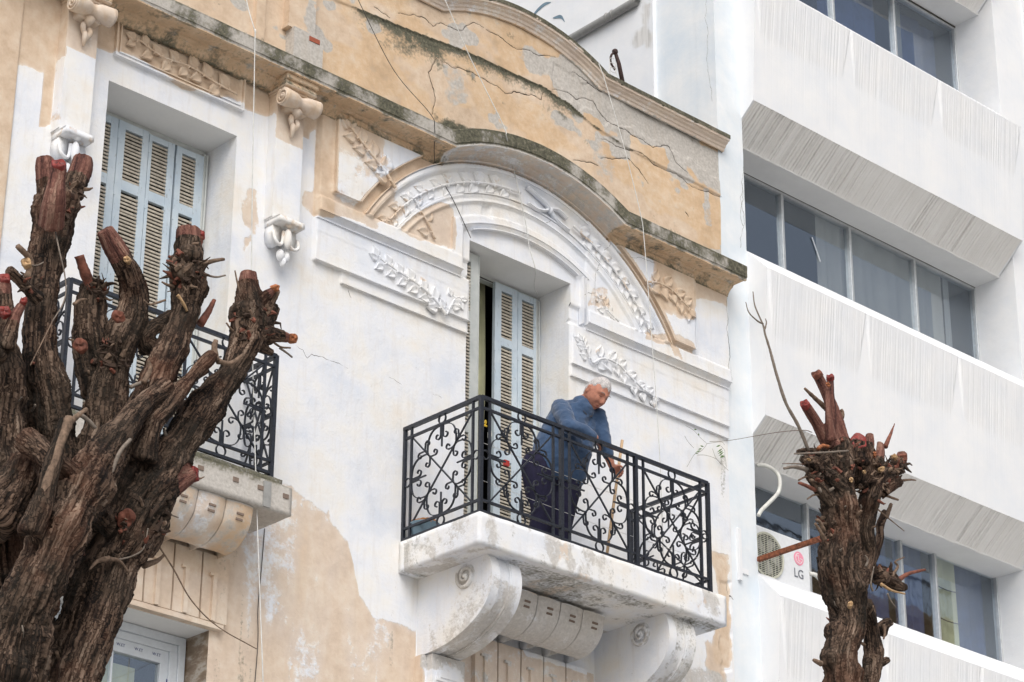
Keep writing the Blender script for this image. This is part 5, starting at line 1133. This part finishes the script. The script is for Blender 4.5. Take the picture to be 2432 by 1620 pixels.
# ================================================================== TREES
SV=1.0331
RSC=1.0
def limbpath(pts,ybase):
    out=[];R=[]
    for (u,v,r,dy) in pts:
        p=at(u*SV,v*SV,y=ybase+dy); d=abs((p-CP)@CR[2]); out.append(p); R.append(r*SV*d/FPX*RSC)
    return np.array(out),np.array(R)
def densify(P,R,step=.03):
    Q=crom(P,10); S=np.interp(np.linspace(0,1,len(Q)),np.linspace(0,1,len(R)),R); return Q,S
def build_tree(name,label,limbs,cuts,ybase,vox,stubs,twigs,knots,rs,clu=()):
    rr=np.random.RandomState(rs); T=thing(name,label,'tree'); b=B(); samp=[];sT=[];sU=[];sW=[];sR=[];sTip=[];off=0
    for L in limbs:
        P,R=densify(*limbpath(L['p'],ybase)); n=len(P); ln=np.concatenate([[0],np.cumsum(np.linalg.norm(np.diff(P,axis=0),axis=1))])
        # lumpy radius
        R=R*(1+.08*(fb2(ln*5+off,np.full(n,off*1.7))-.5)*2); b.tube(P,R*.96,18)
        m_=max(4,int(ln[-1]/.02)); k=np.linspace(0,ln[-1],m_); Pk=np.stack([np.interp(k,ln,P[:,i]) for i in range(3)],1); Rk=np.interp(k,ln,R)
        t=np.gradient(Pk,axis=0); t/=np.linalg.norm(t,axis=1)[:,None]
        view=CR[2]; u=np.cross(t,np.tile(view,(m_,1))); u/=np.linalg.norm(u,axis=1)[:,None]+1e-9; w=np.cross(t,u)
        samp.append(Pk); sT.append(k+off*3.1); sU.append(u); sW.append(w); sR.append(Rk); tl=L.get('tip',0); sTip.append(1-ss(tl*.7,tl*1.1+1e-6,k[-1]*0+k) if tl and not L.get('end') else (ss(k[-1]-tl*1.1,k[-1]-tl*.7,k) if tl else np.zeros(m_)))
        off+=1
    for (u_,v_,r_,dy) in knots:
        p,r=limbpath([(u_,v_,r_*.82,dy)],ybase); b.ell(p[0],tuple(r[0]*np.array([1+.3*(rr.rand()-.5),1,1+.3*(rr.rand()-.5)])),14,10)
    o=remesh('trunk',b,vox,'bark',T,2); me=o.data; n=len(me.vertices)
    S=np.concatenate(samp); ST_=np.concatenate(sT); SU=np.concatenate(sU); SW=np.concatenate(sW); SR=np.concatenate(sR); STip=np.concatenate(sTip)
    kd=kdtree.KDTree(len(S)); [kd.insert(p,i) for i,p in enumerate(S)]; kd.balance()
    c=np.empty(n*3); me.vertices.foreach_get('co',c); c=c.reshape(-1,3); nr=np.empty(n*3); me.vertex_normals.foreach_get('vector',nr); nr=nr.reshape(-1,3)
    # nearest axis weighted by radius: take best of a few
    idx=np.empty(n,int)
    for i in range(n):
        best=None
        for (q,j,d) in kd.find_n(c[i],6):
            e=d-SR[j]
            if best is None or e<best[0]: best=(e,j)
        idx[i]=best[1]
    dv=c-S[idx]; a=(dv*SU[idx]).sum(1); bb=(dv*SW[idx]).sum(1); l=np.hypot(a,bb)+1e-6; rad=SR[idx]; t=ST_[idx]+((dv*np.cross(SU[idx],SW[idx])).sum(1))*-1
    ca,sa=a/l*np.maximum(rad,.02)*1.0,bb/l*np.maximum(rad,.02)*1.0
    K=1.0
    r1=fb3(ca*42+idx*0,sa*42,t*5.5,3); r1=1-np.abs(r1-.5)*5; r1=np.clip(r1,-.6,1)
    r2_=fb3(ca*95+3,sa*95,t*13,2)-.5; lump=fb3(c[:,0]*9,c[:,1]*9,c[:,2]*9,3)-.5; lump2=fb3(c[:,0]*22,c[:,1]*22,c[:,2]*22,2)-.5
    k=np.clip(rad/.10,.25,1.15); tip=STip[idx]
    disp=(r1*.0125+r2_*.020)*k*(1-.6*tip)+lump*.072*k*(1-.8*tip)+lump2*.016*k*(1-.7*tip)
    c2=c+nr*disp[:,None]; me.vertices.foreach_set('co',c2.astype(np.float32).ravel()); me.update()
    at1=me.attributes.new('bk','FLOAT_VECTOR','POINT'); at1.data.foreach_set('vector',(np.stack([ca*2.2,sa*2.2,t],1)*1.0).astype(np.float32).ravel())
    at2=me.attributes.new('tip','FLOAT','POINT'); at2.data.foreach_set('value',tip.astype(np.float32))
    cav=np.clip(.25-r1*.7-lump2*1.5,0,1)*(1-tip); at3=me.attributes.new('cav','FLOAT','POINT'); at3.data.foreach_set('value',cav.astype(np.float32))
    # sawn faces
    for (u_,v_,ru,dy,dirn,mat) in cuts:
        p,r=limbpath([(u_,v_,ru,dy)],ybase); p=p[0]; r=r[0]; d=CR.T@np.array([dirn[0],-dirn[1],-dirn[2]]); d/=np.linalg.norm(d)
        bb=B(); n2=22; a_=np.array([0,0,1.]) if abs(d[2])<.9 else np.array([1.,0,0]); u=np.cross(d,a_); u/=np.linalg.norm(u); w=np.cross(d,u); V=[]; 
        for ring,(q,hh) in enumerate(((1.0,-.012),(1.0,.010),(.92,.015),(.5,.012),(.0,.014))):
            for k_ in range(n2):
                an=2*math.pi*k_/n2; rr2=r*q*(1+.10*math.sin(an*2+p[0]*50)+.06*math.sin(an*5+p[2]*90)); V.append(p+d*(hh+.004*math.sin(an*3+ring))+rr2*(math.cos(an)*u+math.sin(an)*w))
        bb.add(V,[(i*n2+k_,i*n2+(k_+1)%n2,(i+1)*n2+(k_+1)%n2,(i+1)*n2+k_) for i in range(4) for k_ in range(n2)]); obj('cut_face',bb,mat,T,True)
    for (pts,r0,r1_,mat) in stubs:
        P,_=limbpath([(q[0],q[1],1,q[2] if len(q)>2 else 0) for q in pts],ybase); d=abs((P[0]-CP)@CR[2]); f=SV*d/FPX; Q=crom(P,6); m_=len(Q); Rr=np.linspace(r0*f,r1_*f,m_); 
        Rr=Rr*(1+.18*(np.array([rr.rand() for _ in range(m_)])-.5)); bb=B(); bb.tube(Q,Rr,9); V=np.concatenate(bb.v); V+=(np.stack([fb3(V[:,0]*60+i*9,V[:,1]*60,V[:,2]*60,2) for i in range(3)],1)-.5)*.25*np.mean(Rr); bb.v=[V]
        obj('stub' if r0>5 else 'twig',bb,mat,T,True)
    for (u_,v_,rad_,cnt_) in clu:                # bristling, dark spurs on the knuckles
        p0,r0_=limbpath([(u_,v_,rad_,0)],ybase); dd_=np.hypot((c2-p0[0])@CR[0],(c2-p0[0])@CR[1]); cand=np.where((dd_<r0_[0])&(nr@(-CR[2])>-.05)&(tip<.3))[0]
        if not len(cand): continue
        for i in rr.choice(cand,cnt_):
            d=nr[i]*.7+np.array([0,0,.25])+rr.randn(3)*.5; d/=np.linalg.norm(d); L_=.015+.035*rr.rand()**2; r_=.003+.006*rr.rand()
            bb=B(); bb.tube([c2[i]-d*.012,c2[i]+d*L_*.5+rr.randn(3)*.006,c2[i]+d*L_],[r_*1.8,r_,r_*.4],5); obj('spur',bb,['bark_dark','twig_bark','bark_dark','stub_red','bark_dark'][rr.randint(5)],T,False)
    for _ in range(twigs):                       # short splintered spurs around the knotty heads
        i=rr.randint(n); 
        if fb3(c2[i:i+1,0]*3,c2[i:i+1,1]*3,c2[i:i+1,2]*3)[0]<.50: continue
        if nr[i]@(-CR[2])<-.1 or tip[i]>.3: continue
        d=nr[i]*.8+np.array([0,0,.5])+rr.randn(3)*.35; d/=np.linalg.norm(d); L_=.012+.035*rr.rand()**1.5; r_=.0025+.006*rr.rand()
        bb=B(); bb.tube([c2[i]-d*.01,c2[i]+d*L_*.6+rr.randn(3)*.004,c2[i]+d*L_],[r_*1.3,r_,r_*(.3+.6*rr.rand())],6); obj('twig',bb,['twig_bark','twig_bark','stub_red','twig_grey'][rr.randint(4)],T,True)
    return T
LT=[
 dict(p=[(120,1650,84,.1),(180,1480,68,.1),(225,1360,64,.05),(275,1250,70,.0),(320,1160,66,0),(385,1070,52,0),(440,985,42,0),(500,900,34,0),(545,830,34,0),(572,765,40,0),(575,705,31,0),(571,655,24,0),(571,626,20,0)],tip=.055,end=1),
 dict(p=[(200,1250,66,.05),(235,1150,60,.05),(285,1050,50,.02),(328,950,42,0),(362,870,38,0),(398,790,34,0),(425,715,32,0),(432,655,44,0),(430,600,40,0),(432,560,31,0),(433,526,29,0)],tip=.055,end=1),
 dict(p=[(215,1120,62,.15),(240,990,50,.15),(252,880,46,.15),(272,800,40,.12),(300,735,38,.1),(308,680,33,.08),(295,625,31,.05),(265,573,27,.03),(240,528,20,.02)],tip=.14,end=1),
 dict(p=[(235,900,46,.2),(212,800,40,.2),(207,740,36,.2),(208,690,33,.2),(215,655,29,.2)]),
 dict(p=[(110,1200,70,.25),(120,1080,60,.25),(112,950,54,.22),(96,860,48,.2),(88,780,38,.2),(93,700,37,.2),(104,620,38,.2),(116,545,42,.2),(125,490,46,.2),(128,462,48,.2)]),
 dict(p=[(110,470,26,.22),(106,420,24,.24),(104,385,24,.24),(103,364,21,.24)],tip=.11,end=1),
 dict(p=[(150,470,26,.22),(172,425,27,.22),(186,390,27,.22),(192,364,23,.22)],tip=.12,end=1),
 dict(p=[(118,520,30,.05),(124,465,26,-.02),(130,420,21,-.04),(135,388,19,-.05)],tip=.30,end=1),
 dict(p=[(20,1560,80,-.1),(50,1430,64,-.15),(95,1320,56,-.2),(150,1200,58,-.2),(200,1110,56,-.18),(262,1010,34,-.15),(330,930,26,-.12),(380,890,22,-.08)]),
 dict(p=[(60,1620,110,.2),(60,1500,90,.2),(10,1380,90,.25),(-10,1250,80,.25),(0,1130,70,.25),(0,1020,60,.25),(10,900,44,.22),(10,830,36,.2),(-4,760,34,.2)]),
 dict(p=[(150,1330,60,.35),(190,1230,60,.35),(170,1110,60,.3)]),
 dict(p=[(300,1180,66,.05),(340,1140,44,0),(385,1120,34,-.02),(420,1100,25,-.03),(437,1090,22,-.03)],tip=.13,end=1),
 dict(p=[(360,1150,34,.0),(385,1080,24,0),(402,1050,15,0)]),
 dict(p=[(330,1060,30,-.08),(352,975,22,-.1),(388,935,20,-.1),(430,880,16,-.1),(468,835,17,-.1),(488,815,16,-.1)]),
 dict(p=[(395,905,13,-.05),(425,878,14,-.05),(470,850,12,-.06)]),
 dict(p=[(345,800,26,.1),(330,775,18,.08),(365,745,17,.05),(395,725,18,.03)]),
 dict(p=[(560,760,22,0),(590,700,13,-.03),(612,678,12,-.05),(628,668,9,-.06)],tip=.04,end=1),
 dict(p=[(575,725,16,0),(605,712,16,-.02),(632,668,12,-.03)]),
 dict(p=[(580,770,28,0),(615,768,17,-.02),(645,772,14,-.03),(664,778,11,-.03)],tip=.03,end=1),
 dict(p=[(590,760,22,0),(618,735,14,0),(630,705,13,0)]),
 dict(p=[(585,785,22,0),(605,800,12,0),(628,812,7,0)]),
 dict(p=[(575,700,20,.03),(598,690,15,.05),(612,684,12,.05)]),
 dict(p=[(235,1200,36,-.05),(180,1120,30,-.15),(120,1060,26,-.2),(60,1010,30,-.1)]),
 dict(p=[(70,1230,30,-.25),(105,1130,22,-.28),(130,1030,17,-.28),(150,965,16,-.28)]),
 dict(p=[(150,1680,50,-.05),(185,1540,50,-.05),(225,1430,46,-.05),(260,1330,44,-.02),(275,1280,40,0)]),
 dict(p=[(300,1250,60,.0),(335,1210,52,.0),(360,1180,40,.0)]),
 dict(p=[(-20,820,30,.05),(5,770,22,.05),(14,720,19,.05),(10,650,17,.05)],tip=.05,end=1),
 dict(p=[(15,800,18,0),(32,735,15,-.02),(50,700,11,-.03)],tip=.1,end=1),
 dict(p=[(90,690,20,.1),(50,650,15,.08),(20,620,12,.06)]),
 dict(p=[(-30,1200,60,0),(30,1120,50,0),(60,1060,40,0)]),
]
LCUT=[(135,381,18,-.06,(.1,-.85,.5),'wet_red'),(456,541,14,-.02,(.55,-.25,.8),'wet_red'),(632,663,9,-.07,(.9,-.3,.3),'cut_orange'),(671,778,12,-.04,(.75,-.1,.65),'cut_orange'),(444,1090,18,-.04,(.9,-.3,.2),'wet_red'),
 (10,643,14,.04,(.2,-.8,.6),'wet_red'),(10,718,14,-.02,(.3,-.5,.8),'wet_red'),(53,695,9,-.04,(.4,-.75,.5),'wet_red'),(613,715,9,-.03,(.6,-.2,.75),'cut_tan'),(61,606,12,.10,(.0,-.6,.8),'cut_tan'),(293,598,8,-.02,(-.2,-.3,.9),'cut_tan'),(452,592,9,-.03,(.1,-.3,.9),'cut_tan'),(272,728,15,-.03,(.3,0,.9),'stub_red'),(185,795,17,.06,(-.3,-.3,.9),'stub_red'),(290,1193,22,-.1,(.1,.1,1),'stub_red')]
LST=[(((445,580,0),(452,560,-.01),(456,543,-.02)),15,14,'stub_red'),(((62,640,.1),(70,600,.1),(40,565,.08)),8,7,'twig_bark'),(((212,665,.18),(195,625,.17),(182,588,.16)),14,11,'stub_red'),(((470,606,0),(490,600,0),(515,596,0)),6,4,'twig_bark'),(((470,630),(495,637),(518,633)),3,2,'twig_grey'),
 (((460,745,.02),(480,715,.02),(492,690,.02)),10,5,'stub_red'),(((566,700,-.03),(572,690,-.04),(585,715,-.05)),2,4,'twig_grey'),(((557,690),(547,655),(540,622)),3,1.5,'twig_bark'),(((552,772),(532,757),(520,742)),3,2,'twig_bark'),(((498,830,-.1),(493,800,-.1),(496,783,-.1)),8,6,'twig_bark'),(((500,830,-.1),(530,835,-.1),(560,815,-.1)),7,4,'twig_bark'),
 (((430,715,-.05),(420,695,-.06),(408,678,-.06)),3,4,'cut_tan'),(((643,800),(660,812),(672,822)),3,2,'twig_grey'),(((405,1050,-.02),(398,1020,-.03),(390,1000,-.03)),8,5,'stub_red'),(((445,1098,-.02),(460,1100,-.02),(470,1096,-.02)),4,1,'twig_bark'),(((255,1090,-.25),(275,1040,-.26),(300,1010,-.26)),5,4,'twig_grey'),
 (((90,1165,-.28),(115,1090,-.3),(150,990,-.3),(160,960,-.3)),11,12,'twig_bark'),(((155,975,-.3),(180,955,-.3),(200,940,-.3)),8,5,'twig_bark'),(((180,950,-.3),(205,968,-.3),(220,985,-.3)),6,4,'twig_grey'),(((245,1120,.0),(255,1170,-.02),(262,1190,-.03)),9,10,'twig_bark'),
 (((125,520,.1),(135,570,.0),(150,640,.0),(148,690,.0),(120,740,.0)),1.8,1.5,'twig_grey'),(((120,740,0),(90,800,-.1),(70,840,-.1)),1.5,1.5,'twig_bark'),(((365,1255,.0),(400,1310,.0),(440,1380,.0),(500,1440,.0),(590,1492,.0)),2.0,1.2,'twig_bark'),(((340,1215,-.1),(330,1260,-.1),(300,1280,-.1),(250,1290,-.1)),2,2,'twig_grey'),(((250,1285,-.1),(225,1290,-.1),(205,1310,-.1)),8,2,'twig_bark'),(((250,1285,-.1),(275,1290,-.1),(295,1315,-.1)),6,2,'twig_bark'),(((330,1300,.02),(360,1290,.02),(378,1275,.02)),8,3,'twig_bark'),
 (((325,1195,-.1),(340,1182,-.1),(352,1170,-.1)),2,4,'cut_tan'),(((365,1170,-.05),(390,1182,-.05),(410,1190,-.05)),3,1.5,'twig_grey'),(((400,660,0),(385,655,0),(372,648,0)),5,2,'twig_bark'),(((300,890,-.05),(325,880,-.05),(350,875,-.05)),5,3,'twig_grey'),(((330,880,-.1),(345,850,-.1),(340,830,-.1)),7,4,'twig_bark'),(((170,700,.1),(185,690,.1),(200,688,.1)),5,2,'twig_bark'),(((60,610,.1),(85,610,.08),(100,603,.08)),2,1.5,'twig_grey'),(((600,760,0),(640,795,-.02),(668,800,-.03)),3,2,'twig_bark'),(((270,720,0),(282,690,0),(285,672,-.02)),3,1,'twig_bark'),(((380,690,0),(345,700,0),(330,690,0)),3,2,'twig_bark')]
LK=[(130,450,46,.25),(418,625,34,-.03),(446,660,40,-.02),(436,590,34,-.04),(590,745,38,-.02),(560,720,34,0),(612,770,26,0),(320,1190,60,.0),(100,1380,50,0)]
CLU=[(430,625,45,70),(585,745,45,50),(215,660,30,30),(130,455,45,30),(330,1190,60,40),(240,820,40,30),(60,640,30,15)]
RSC=1.0
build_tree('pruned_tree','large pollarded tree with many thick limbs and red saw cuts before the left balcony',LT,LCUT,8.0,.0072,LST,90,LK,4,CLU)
s2=lambda x,y:((1700+x/2.037)/SV,(850+y/2.037)/SV)
def T2(pts,ri=1/2.037/SV): return [(*s2(p[0],p[1]),p[2]*ri,p[3] if len(p)>3 else 0) for p in pts]
RT=[
 dict(p=T2([(610,1640,110),(600,1480,92),(610,1400,82),(640,1300,88),(640,1200,105),(615,1090,110),(600,980,118),(615,860,98),(600,740,92),(590,640,88),(585,540,90),(590,470,70)])),
 dict(p=T2([(735,1640,58,.1),(755,1500,52,.1),(762,1400,48,.1),(750,1300,48,.08),(700,1200,62,.05)])),
 dict(p=T2([(680,1100,60,.1),(735,960,46,.1),(715,840,52,.08),(730,740,50,.05),(750,650,52,.0),(790,570,58,0),(830,540,50,0)])),
 dict(p=T2([(745,1020,30,.12),(770,940,28,.12),(795,870,26,.12),(795,810,24,.12),(820,745,20,.12)])),
 dict(p=T2([(760,1070,40,.12),(800,1050,50,.1),(850,1080,44,.08),(890,1105,26,.05),(918,1112,18,.04)])),
 dict(p=T2([(790,1330,40,.1),(815,1290,32,.08),(850,1275,22,.06)])),
 dict(p=T2([(740,1480,34,.1),(790,1480,22,.08),(835,1460,14,.06)])),
 dict(p=T2([(545,430,34,0),(490,320,31,-.02),(435,232,28,-.04)]),tip=.55,end=1),
 dict(p=T2([(565,420,36,0),(563,300,26,-.03),(556,175,20,-.04),(553,100,20,-.04)]),tip=.6,end=1),
 dict(p=T2([(610,410,50,.03),(570,260,36,.04),(530,160,30,.05),(492,86,27,.05)]),tip=.6,end=1),
 dict(p=T2([(560,400,30,-.05),(545,260,19,-.08),(540,155,14,-.08)]),tip=.5,end=1),
 dict(p=T2([(690,520,75,-.02),(690,450,66,-.03),(690,410,55,-.04)])),
 dict(p=T2([(725,470,36,0),(740,410,30,.02),(745,370,20,.02)]),tip=.08,end=1),
 dict(p=T2([(780,520,38,0),(795,460,28,0),(795,410,18,0)]),tip=.12,end=1),
 dict(p=T2([(830,560,50,0),(880,520,42,0),(900,480,34,0),(898,455,24,0)]),tip=.06,end=1),
 dict(p=T2([(600,640,70,-.02),(530,570,46,-.03),(470,510,40,-.04),(420,490,22,-.05)])),
 dict(p=T2([(540,540,50,0),(500,480,40,0),(450,455,25,0),(395,455,14,0)])),
 dict(p=T2([(560,700,50,0),(510,640,40,-.02),(480,600,28,-.03),(440,560,20,-.03)])),
 dict(p=T2([(800,640,50,0),(850,610,40,0),(890,600,24,0)])),
]
RC=[(*s2(433,227),28/2.1,-.05,(-.45,-.75,.55),'wet_red'),(*s2(553,98),20/2.1,-.05,(.0,-.9,.45),'wet_red'),(*s2(490,82),27/2.1,.04,(-.5,-.8,.4),'stub_red'),(*s2(690,408),48/2.1,-.06,(.1,-.6,.75),'wet_red'),(*s2(545,130),12/2.1,-.10,(-.3,-.2,.9),'cut_orange'),(*s2(765,468),13/2.1,-.07,(.1,-.4,.9),'cut_orange'),(*s2(735,487),8/2.1,-.07,(-.1,-.3,.9),'cut_orange'),(*s2(800,540),15/2.1,-.07,(.3,-.3,.9),'cut_tan'),(*s2(450,493),8/2.1,-.08,(-.3,-.2,.9),'cut_tan'),(*s2(718,552),10/2.1,-.1,(0,-.1,1),'cut_tan'),(*s2(865,480),14/2.1,-.05,(-.5,-.5,.7),'cut_tan'),(*s2(655,590),12/2.1,-.1,(-.2,.1,1),'cut_tan'),(*s2(650,1195),16/2.1,-.14,(0,-.5,.9),'cut_tan')]
def S2(pts): return tuple((*s2(p[0],p[1]),p[2] if len(p)>2 else 0) for p in pts)
RS=[(S2([(450,450,-.02),(400,330,-.03),(340,220,-.03),(300,100,-.03),(275,10,-.03),(262,-40,-.03)]),4.2,3.0,'twig_grey'),(S2([(262,-40,-.03),(240,-110,-.03),(228,-160,-.03),(190,-250,-.02),(180,-320,-.01)]) ,3,1.2,'twig_grey'),(S2([(228,-165,-.03),(200,-180,-.03),(160,-220,-.03),(145,-270,-.03)]),2.2,1,'twig_grey'),(S2([(238,-140,-.03),(245,-170,-.03),(240,-190,-.03)]),2,1,'twig_grey'),
 (S2([(465,360,0),(420,350,0),(300,360,1.5),(180,380,3.5),(60,400,5.5),(-30,405,6.6)]),1.0,.8,'twig_bark'),
 (S2([(540,250,-.03),(480,195,-.04),(430,148,-.05)]),7,3,'twig_bark'),(S2([(820,430,0),(845,370,0),(865,318,0)]),6,1,'stub_red'),(S2([(870,600,0),(930,590,0),(968,592,0)]),4,1.5,'twig_bark'),(S2([(800,655,0),(840,672,0),(882,687,0)]),4,2.5,'twig_bark'),(S2([(780,700,0),(800,700,0),(822,706,0)]),2.5,1,'twig_bark'),(S2([(780,730,0),(840,780,0),(912,838,0)]),2,1,'twig_bark'),(S2([(825,770,.1),(840,730,.1),(848,708,.1)]),6,4,'twig_bark'),
 (S2([(870,1085,.05),(930,1045,.05),(1012,1025,.05)]),7,3,'stub_red'),(S2([(850,1060,.04),(880,1010,.04),(868,985,.04),(912,965,.04)]),4,1.5,'twig_bark'),(S2([(800,1095,.0),(850,1125,0),(915,1142,0)]),4,2,'cut_tan'),(S2([(830,1140,.0),(850,1180,0),(872,1208,0)]),2.5,1,'twig_grey'),(S2([(812,1290,.05),(818,1330,.05),(812,1360,.05)]),4,2,'twig_bark'),(S2([(510,1480,-.05),(490,1470,-.05),(472,1462,-.05)]),7,4,'twig_bark'),
 (S2([(480,640,-.03),(440,620,-.04),(402,605,-.04)]),5,3.5,'stub_red'),(S2([(440,540,-.04),(380,528,-.05),(330,535,-.05)]),6,3,'twig_grey'),(S2([(430,515,-.04),(380,512,-.04),(322,512,-.04)]),1.8,.8,'twig_bark'),(S2([(470,600,-.03),(440,575,-.03),(400,592,-.03)]),3,2,'twig_bark'),(S2([(500,660,-.02),(470,665,-.02),(442,684,-.02)]),3,1.5,'twig_bark'),(S2([(640,450,-.1),(520,458,-.12),(380,464,-.12)]),2.5,1.8,'twig_grey'),(S2([(530,880,-.02),(505,840,-.03),(480,800,-.03)]),5,3,'twig_bark'),(S2([(525,840,-.02),(500,790,-.03),(485,785,-.03)]),5,3,'twig_bark'),(S2([(760,1130,.05),(750,1090,.05),(765,1010,.05)]),3,1.5,'twig_grey'),(S2([(725,1010,.05),(735,980,.05),(722,955,.05)]),3,1.5,'twig_grey'),(S2([(545,430,-.05),(515,425,-.06),(495,440,-.06)]),4,5,'cut_orange'),(S2([(610,290,.02),(612,265,.02),(605,250,.02)]),6,4,'twig_bark')]
RK=[(*s2(590,460),44,0),(*s2(655,480),44,0),(*s2(500,510),34,0),(*s2(740,500),34,0),(*s2(560,560),42,0),(*s2(700,560),44,0),(*s2(600,980),50,.0),(*s2(820,590),30,0),(*s2(600,1330),36,0),(*s2(800,1060),26,.08),(*s2(570,1470),38,0)]
RSC=.90
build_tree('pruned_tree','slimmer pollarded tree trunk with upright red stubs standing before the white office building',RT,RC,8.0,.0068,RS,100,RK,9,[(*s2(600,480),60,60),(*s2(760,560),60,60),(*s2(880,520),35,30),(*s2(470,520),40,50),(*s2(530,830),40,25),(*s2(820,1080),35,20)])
# ---------------------------------------------------------------- sprig growing from the wall corner
SP=thing('wall_sprig','thin green sprig with narrow leaflets on a wire by the old wall\'s right corner','plant')
g=lambda x,y,yy=14.93: at(1620+x/6.924,950+y/6.924,y=yy)
b=B()
for pts in (((410,718),(300,620),(190,500),(60,420)),((410,718),(370,780),(300,850),(200,900),(80,1100)),((410,718),(640,690),(700,740)),((640,760),(700,830),(700,940)),((500,800),(560,960),(700,1100),(760,1160)),((40,590),(100,690),(190,790)),((250,905),(390,910),(560,970),(640,1060))):
    b.tube(crom([g(*q) for q in pts],5),.0016,4)
obj('stem',b,'stem_green',SP)
for (x0_,y0_,x1_,y1_) in ((295,748,360,772),(258,812,332,800),(228,850,312,834),(210,870,268,878),(555,772,636,740),(575,862,668,796),(582,892,682,828),(598,925,690,850),(620,962,690,895),(190,478,245,492),(265,545,280,590),(640,950,700,915)):
    a_=g(x0_,y0_); c_=g(x1_,y1_); m_=(a_+c_)/2; nrm=np.cross(c_-a_,CR[2]); nrm=nrm/np.linalg.norm(nrm)*.007
    b=B(); b.add([a_,m_+nrm,c_,m_-nrm,m_+[0,-.004,0]],[(0,1,4),(1,2,4),(2,3,4),(3,0,4)]); obj('leaflet',b,'leaf_green',SP,fix=False)
# ================================================================== GROUND AND FAR SIDE OF THE STREET
b=B(); b.box(-300,300,-300,300,-.5,-.15); struct(obj('ground',b,'paving'))
b=B(); b.box(-60,80,1.5,6.0,-.149,-.144); struct(obj('road',b,'asphalt'))
b=B(); b.box(-60,80,6.5,15.0,-.15,0); struct(obj('pavement',b,'paving'))
b=B(); b.box(-60,80,-12,1.0,-.15,0); struct(obj('pavement',b,'paving'))
OP=thing('opposite_building','tan apartment block across the street, seen only mirrored in the lower office windows','building')
b=B(); b.box(44,62,-26,-14,-.15,26.9); obj('wall',b,'opposite_render',OP)
b=B(); b.box(43.8,62.2,-14.6,-13.6,26.9,27.15); obj('cornice',b,'opposite_render',OP)
for fl in range(6,9):
    for k in range(6):
        b=B(); b.box(45.2+k*2.9,46.6+k*2.9,-14.02,-13.97,fl*3-.2,fl*3+1.6); obj('window',b,'dark_void',OP)
b=B(); b.box(43.9,62.1,-13.75,-13.68,28.05,28.13)
for k in range(61): b.box(43.95+k*.3,43.98+k*.3,-13.73,-13.70,27.15,28.05)
obj('roof_railing',b,'black_iron',OP)['kind']='stuff'
# ================================================================== origins at the base of every thing
bpy.context.view_layer.update()
def wverts(o):
    out=[]
    for q in [o]+list(o.children_recursive):
        if q.type=='MESH' and len(q.data.vertices):
            bb=[q.matrix_world@Vector(c) for c in q.bound_box]; out+=bb
    return out
for o in list(COL.objects):
    if o.parent or o.type not in('EMPTY','MESH') or o.get('kind')=='structure': continue
    w=wverts(o)
    if not w: continue
    mn=[min(v[i] for v in w) for i in range(3)]; mx=[max(v[i] for v in w) for i in range(3)]
    base=Vector(((mn[0]+mx[0])/2,(mn[1]+mx[1])/2,mn[2])); d=base-o.location
    if o.type=='MESH': o.data.transform(Matrix.Translation(-d))
    o.location=base
    for c in o.children: c.location=c.location-d
    if o.type=='EMPTY': o.empty_display_size=.2
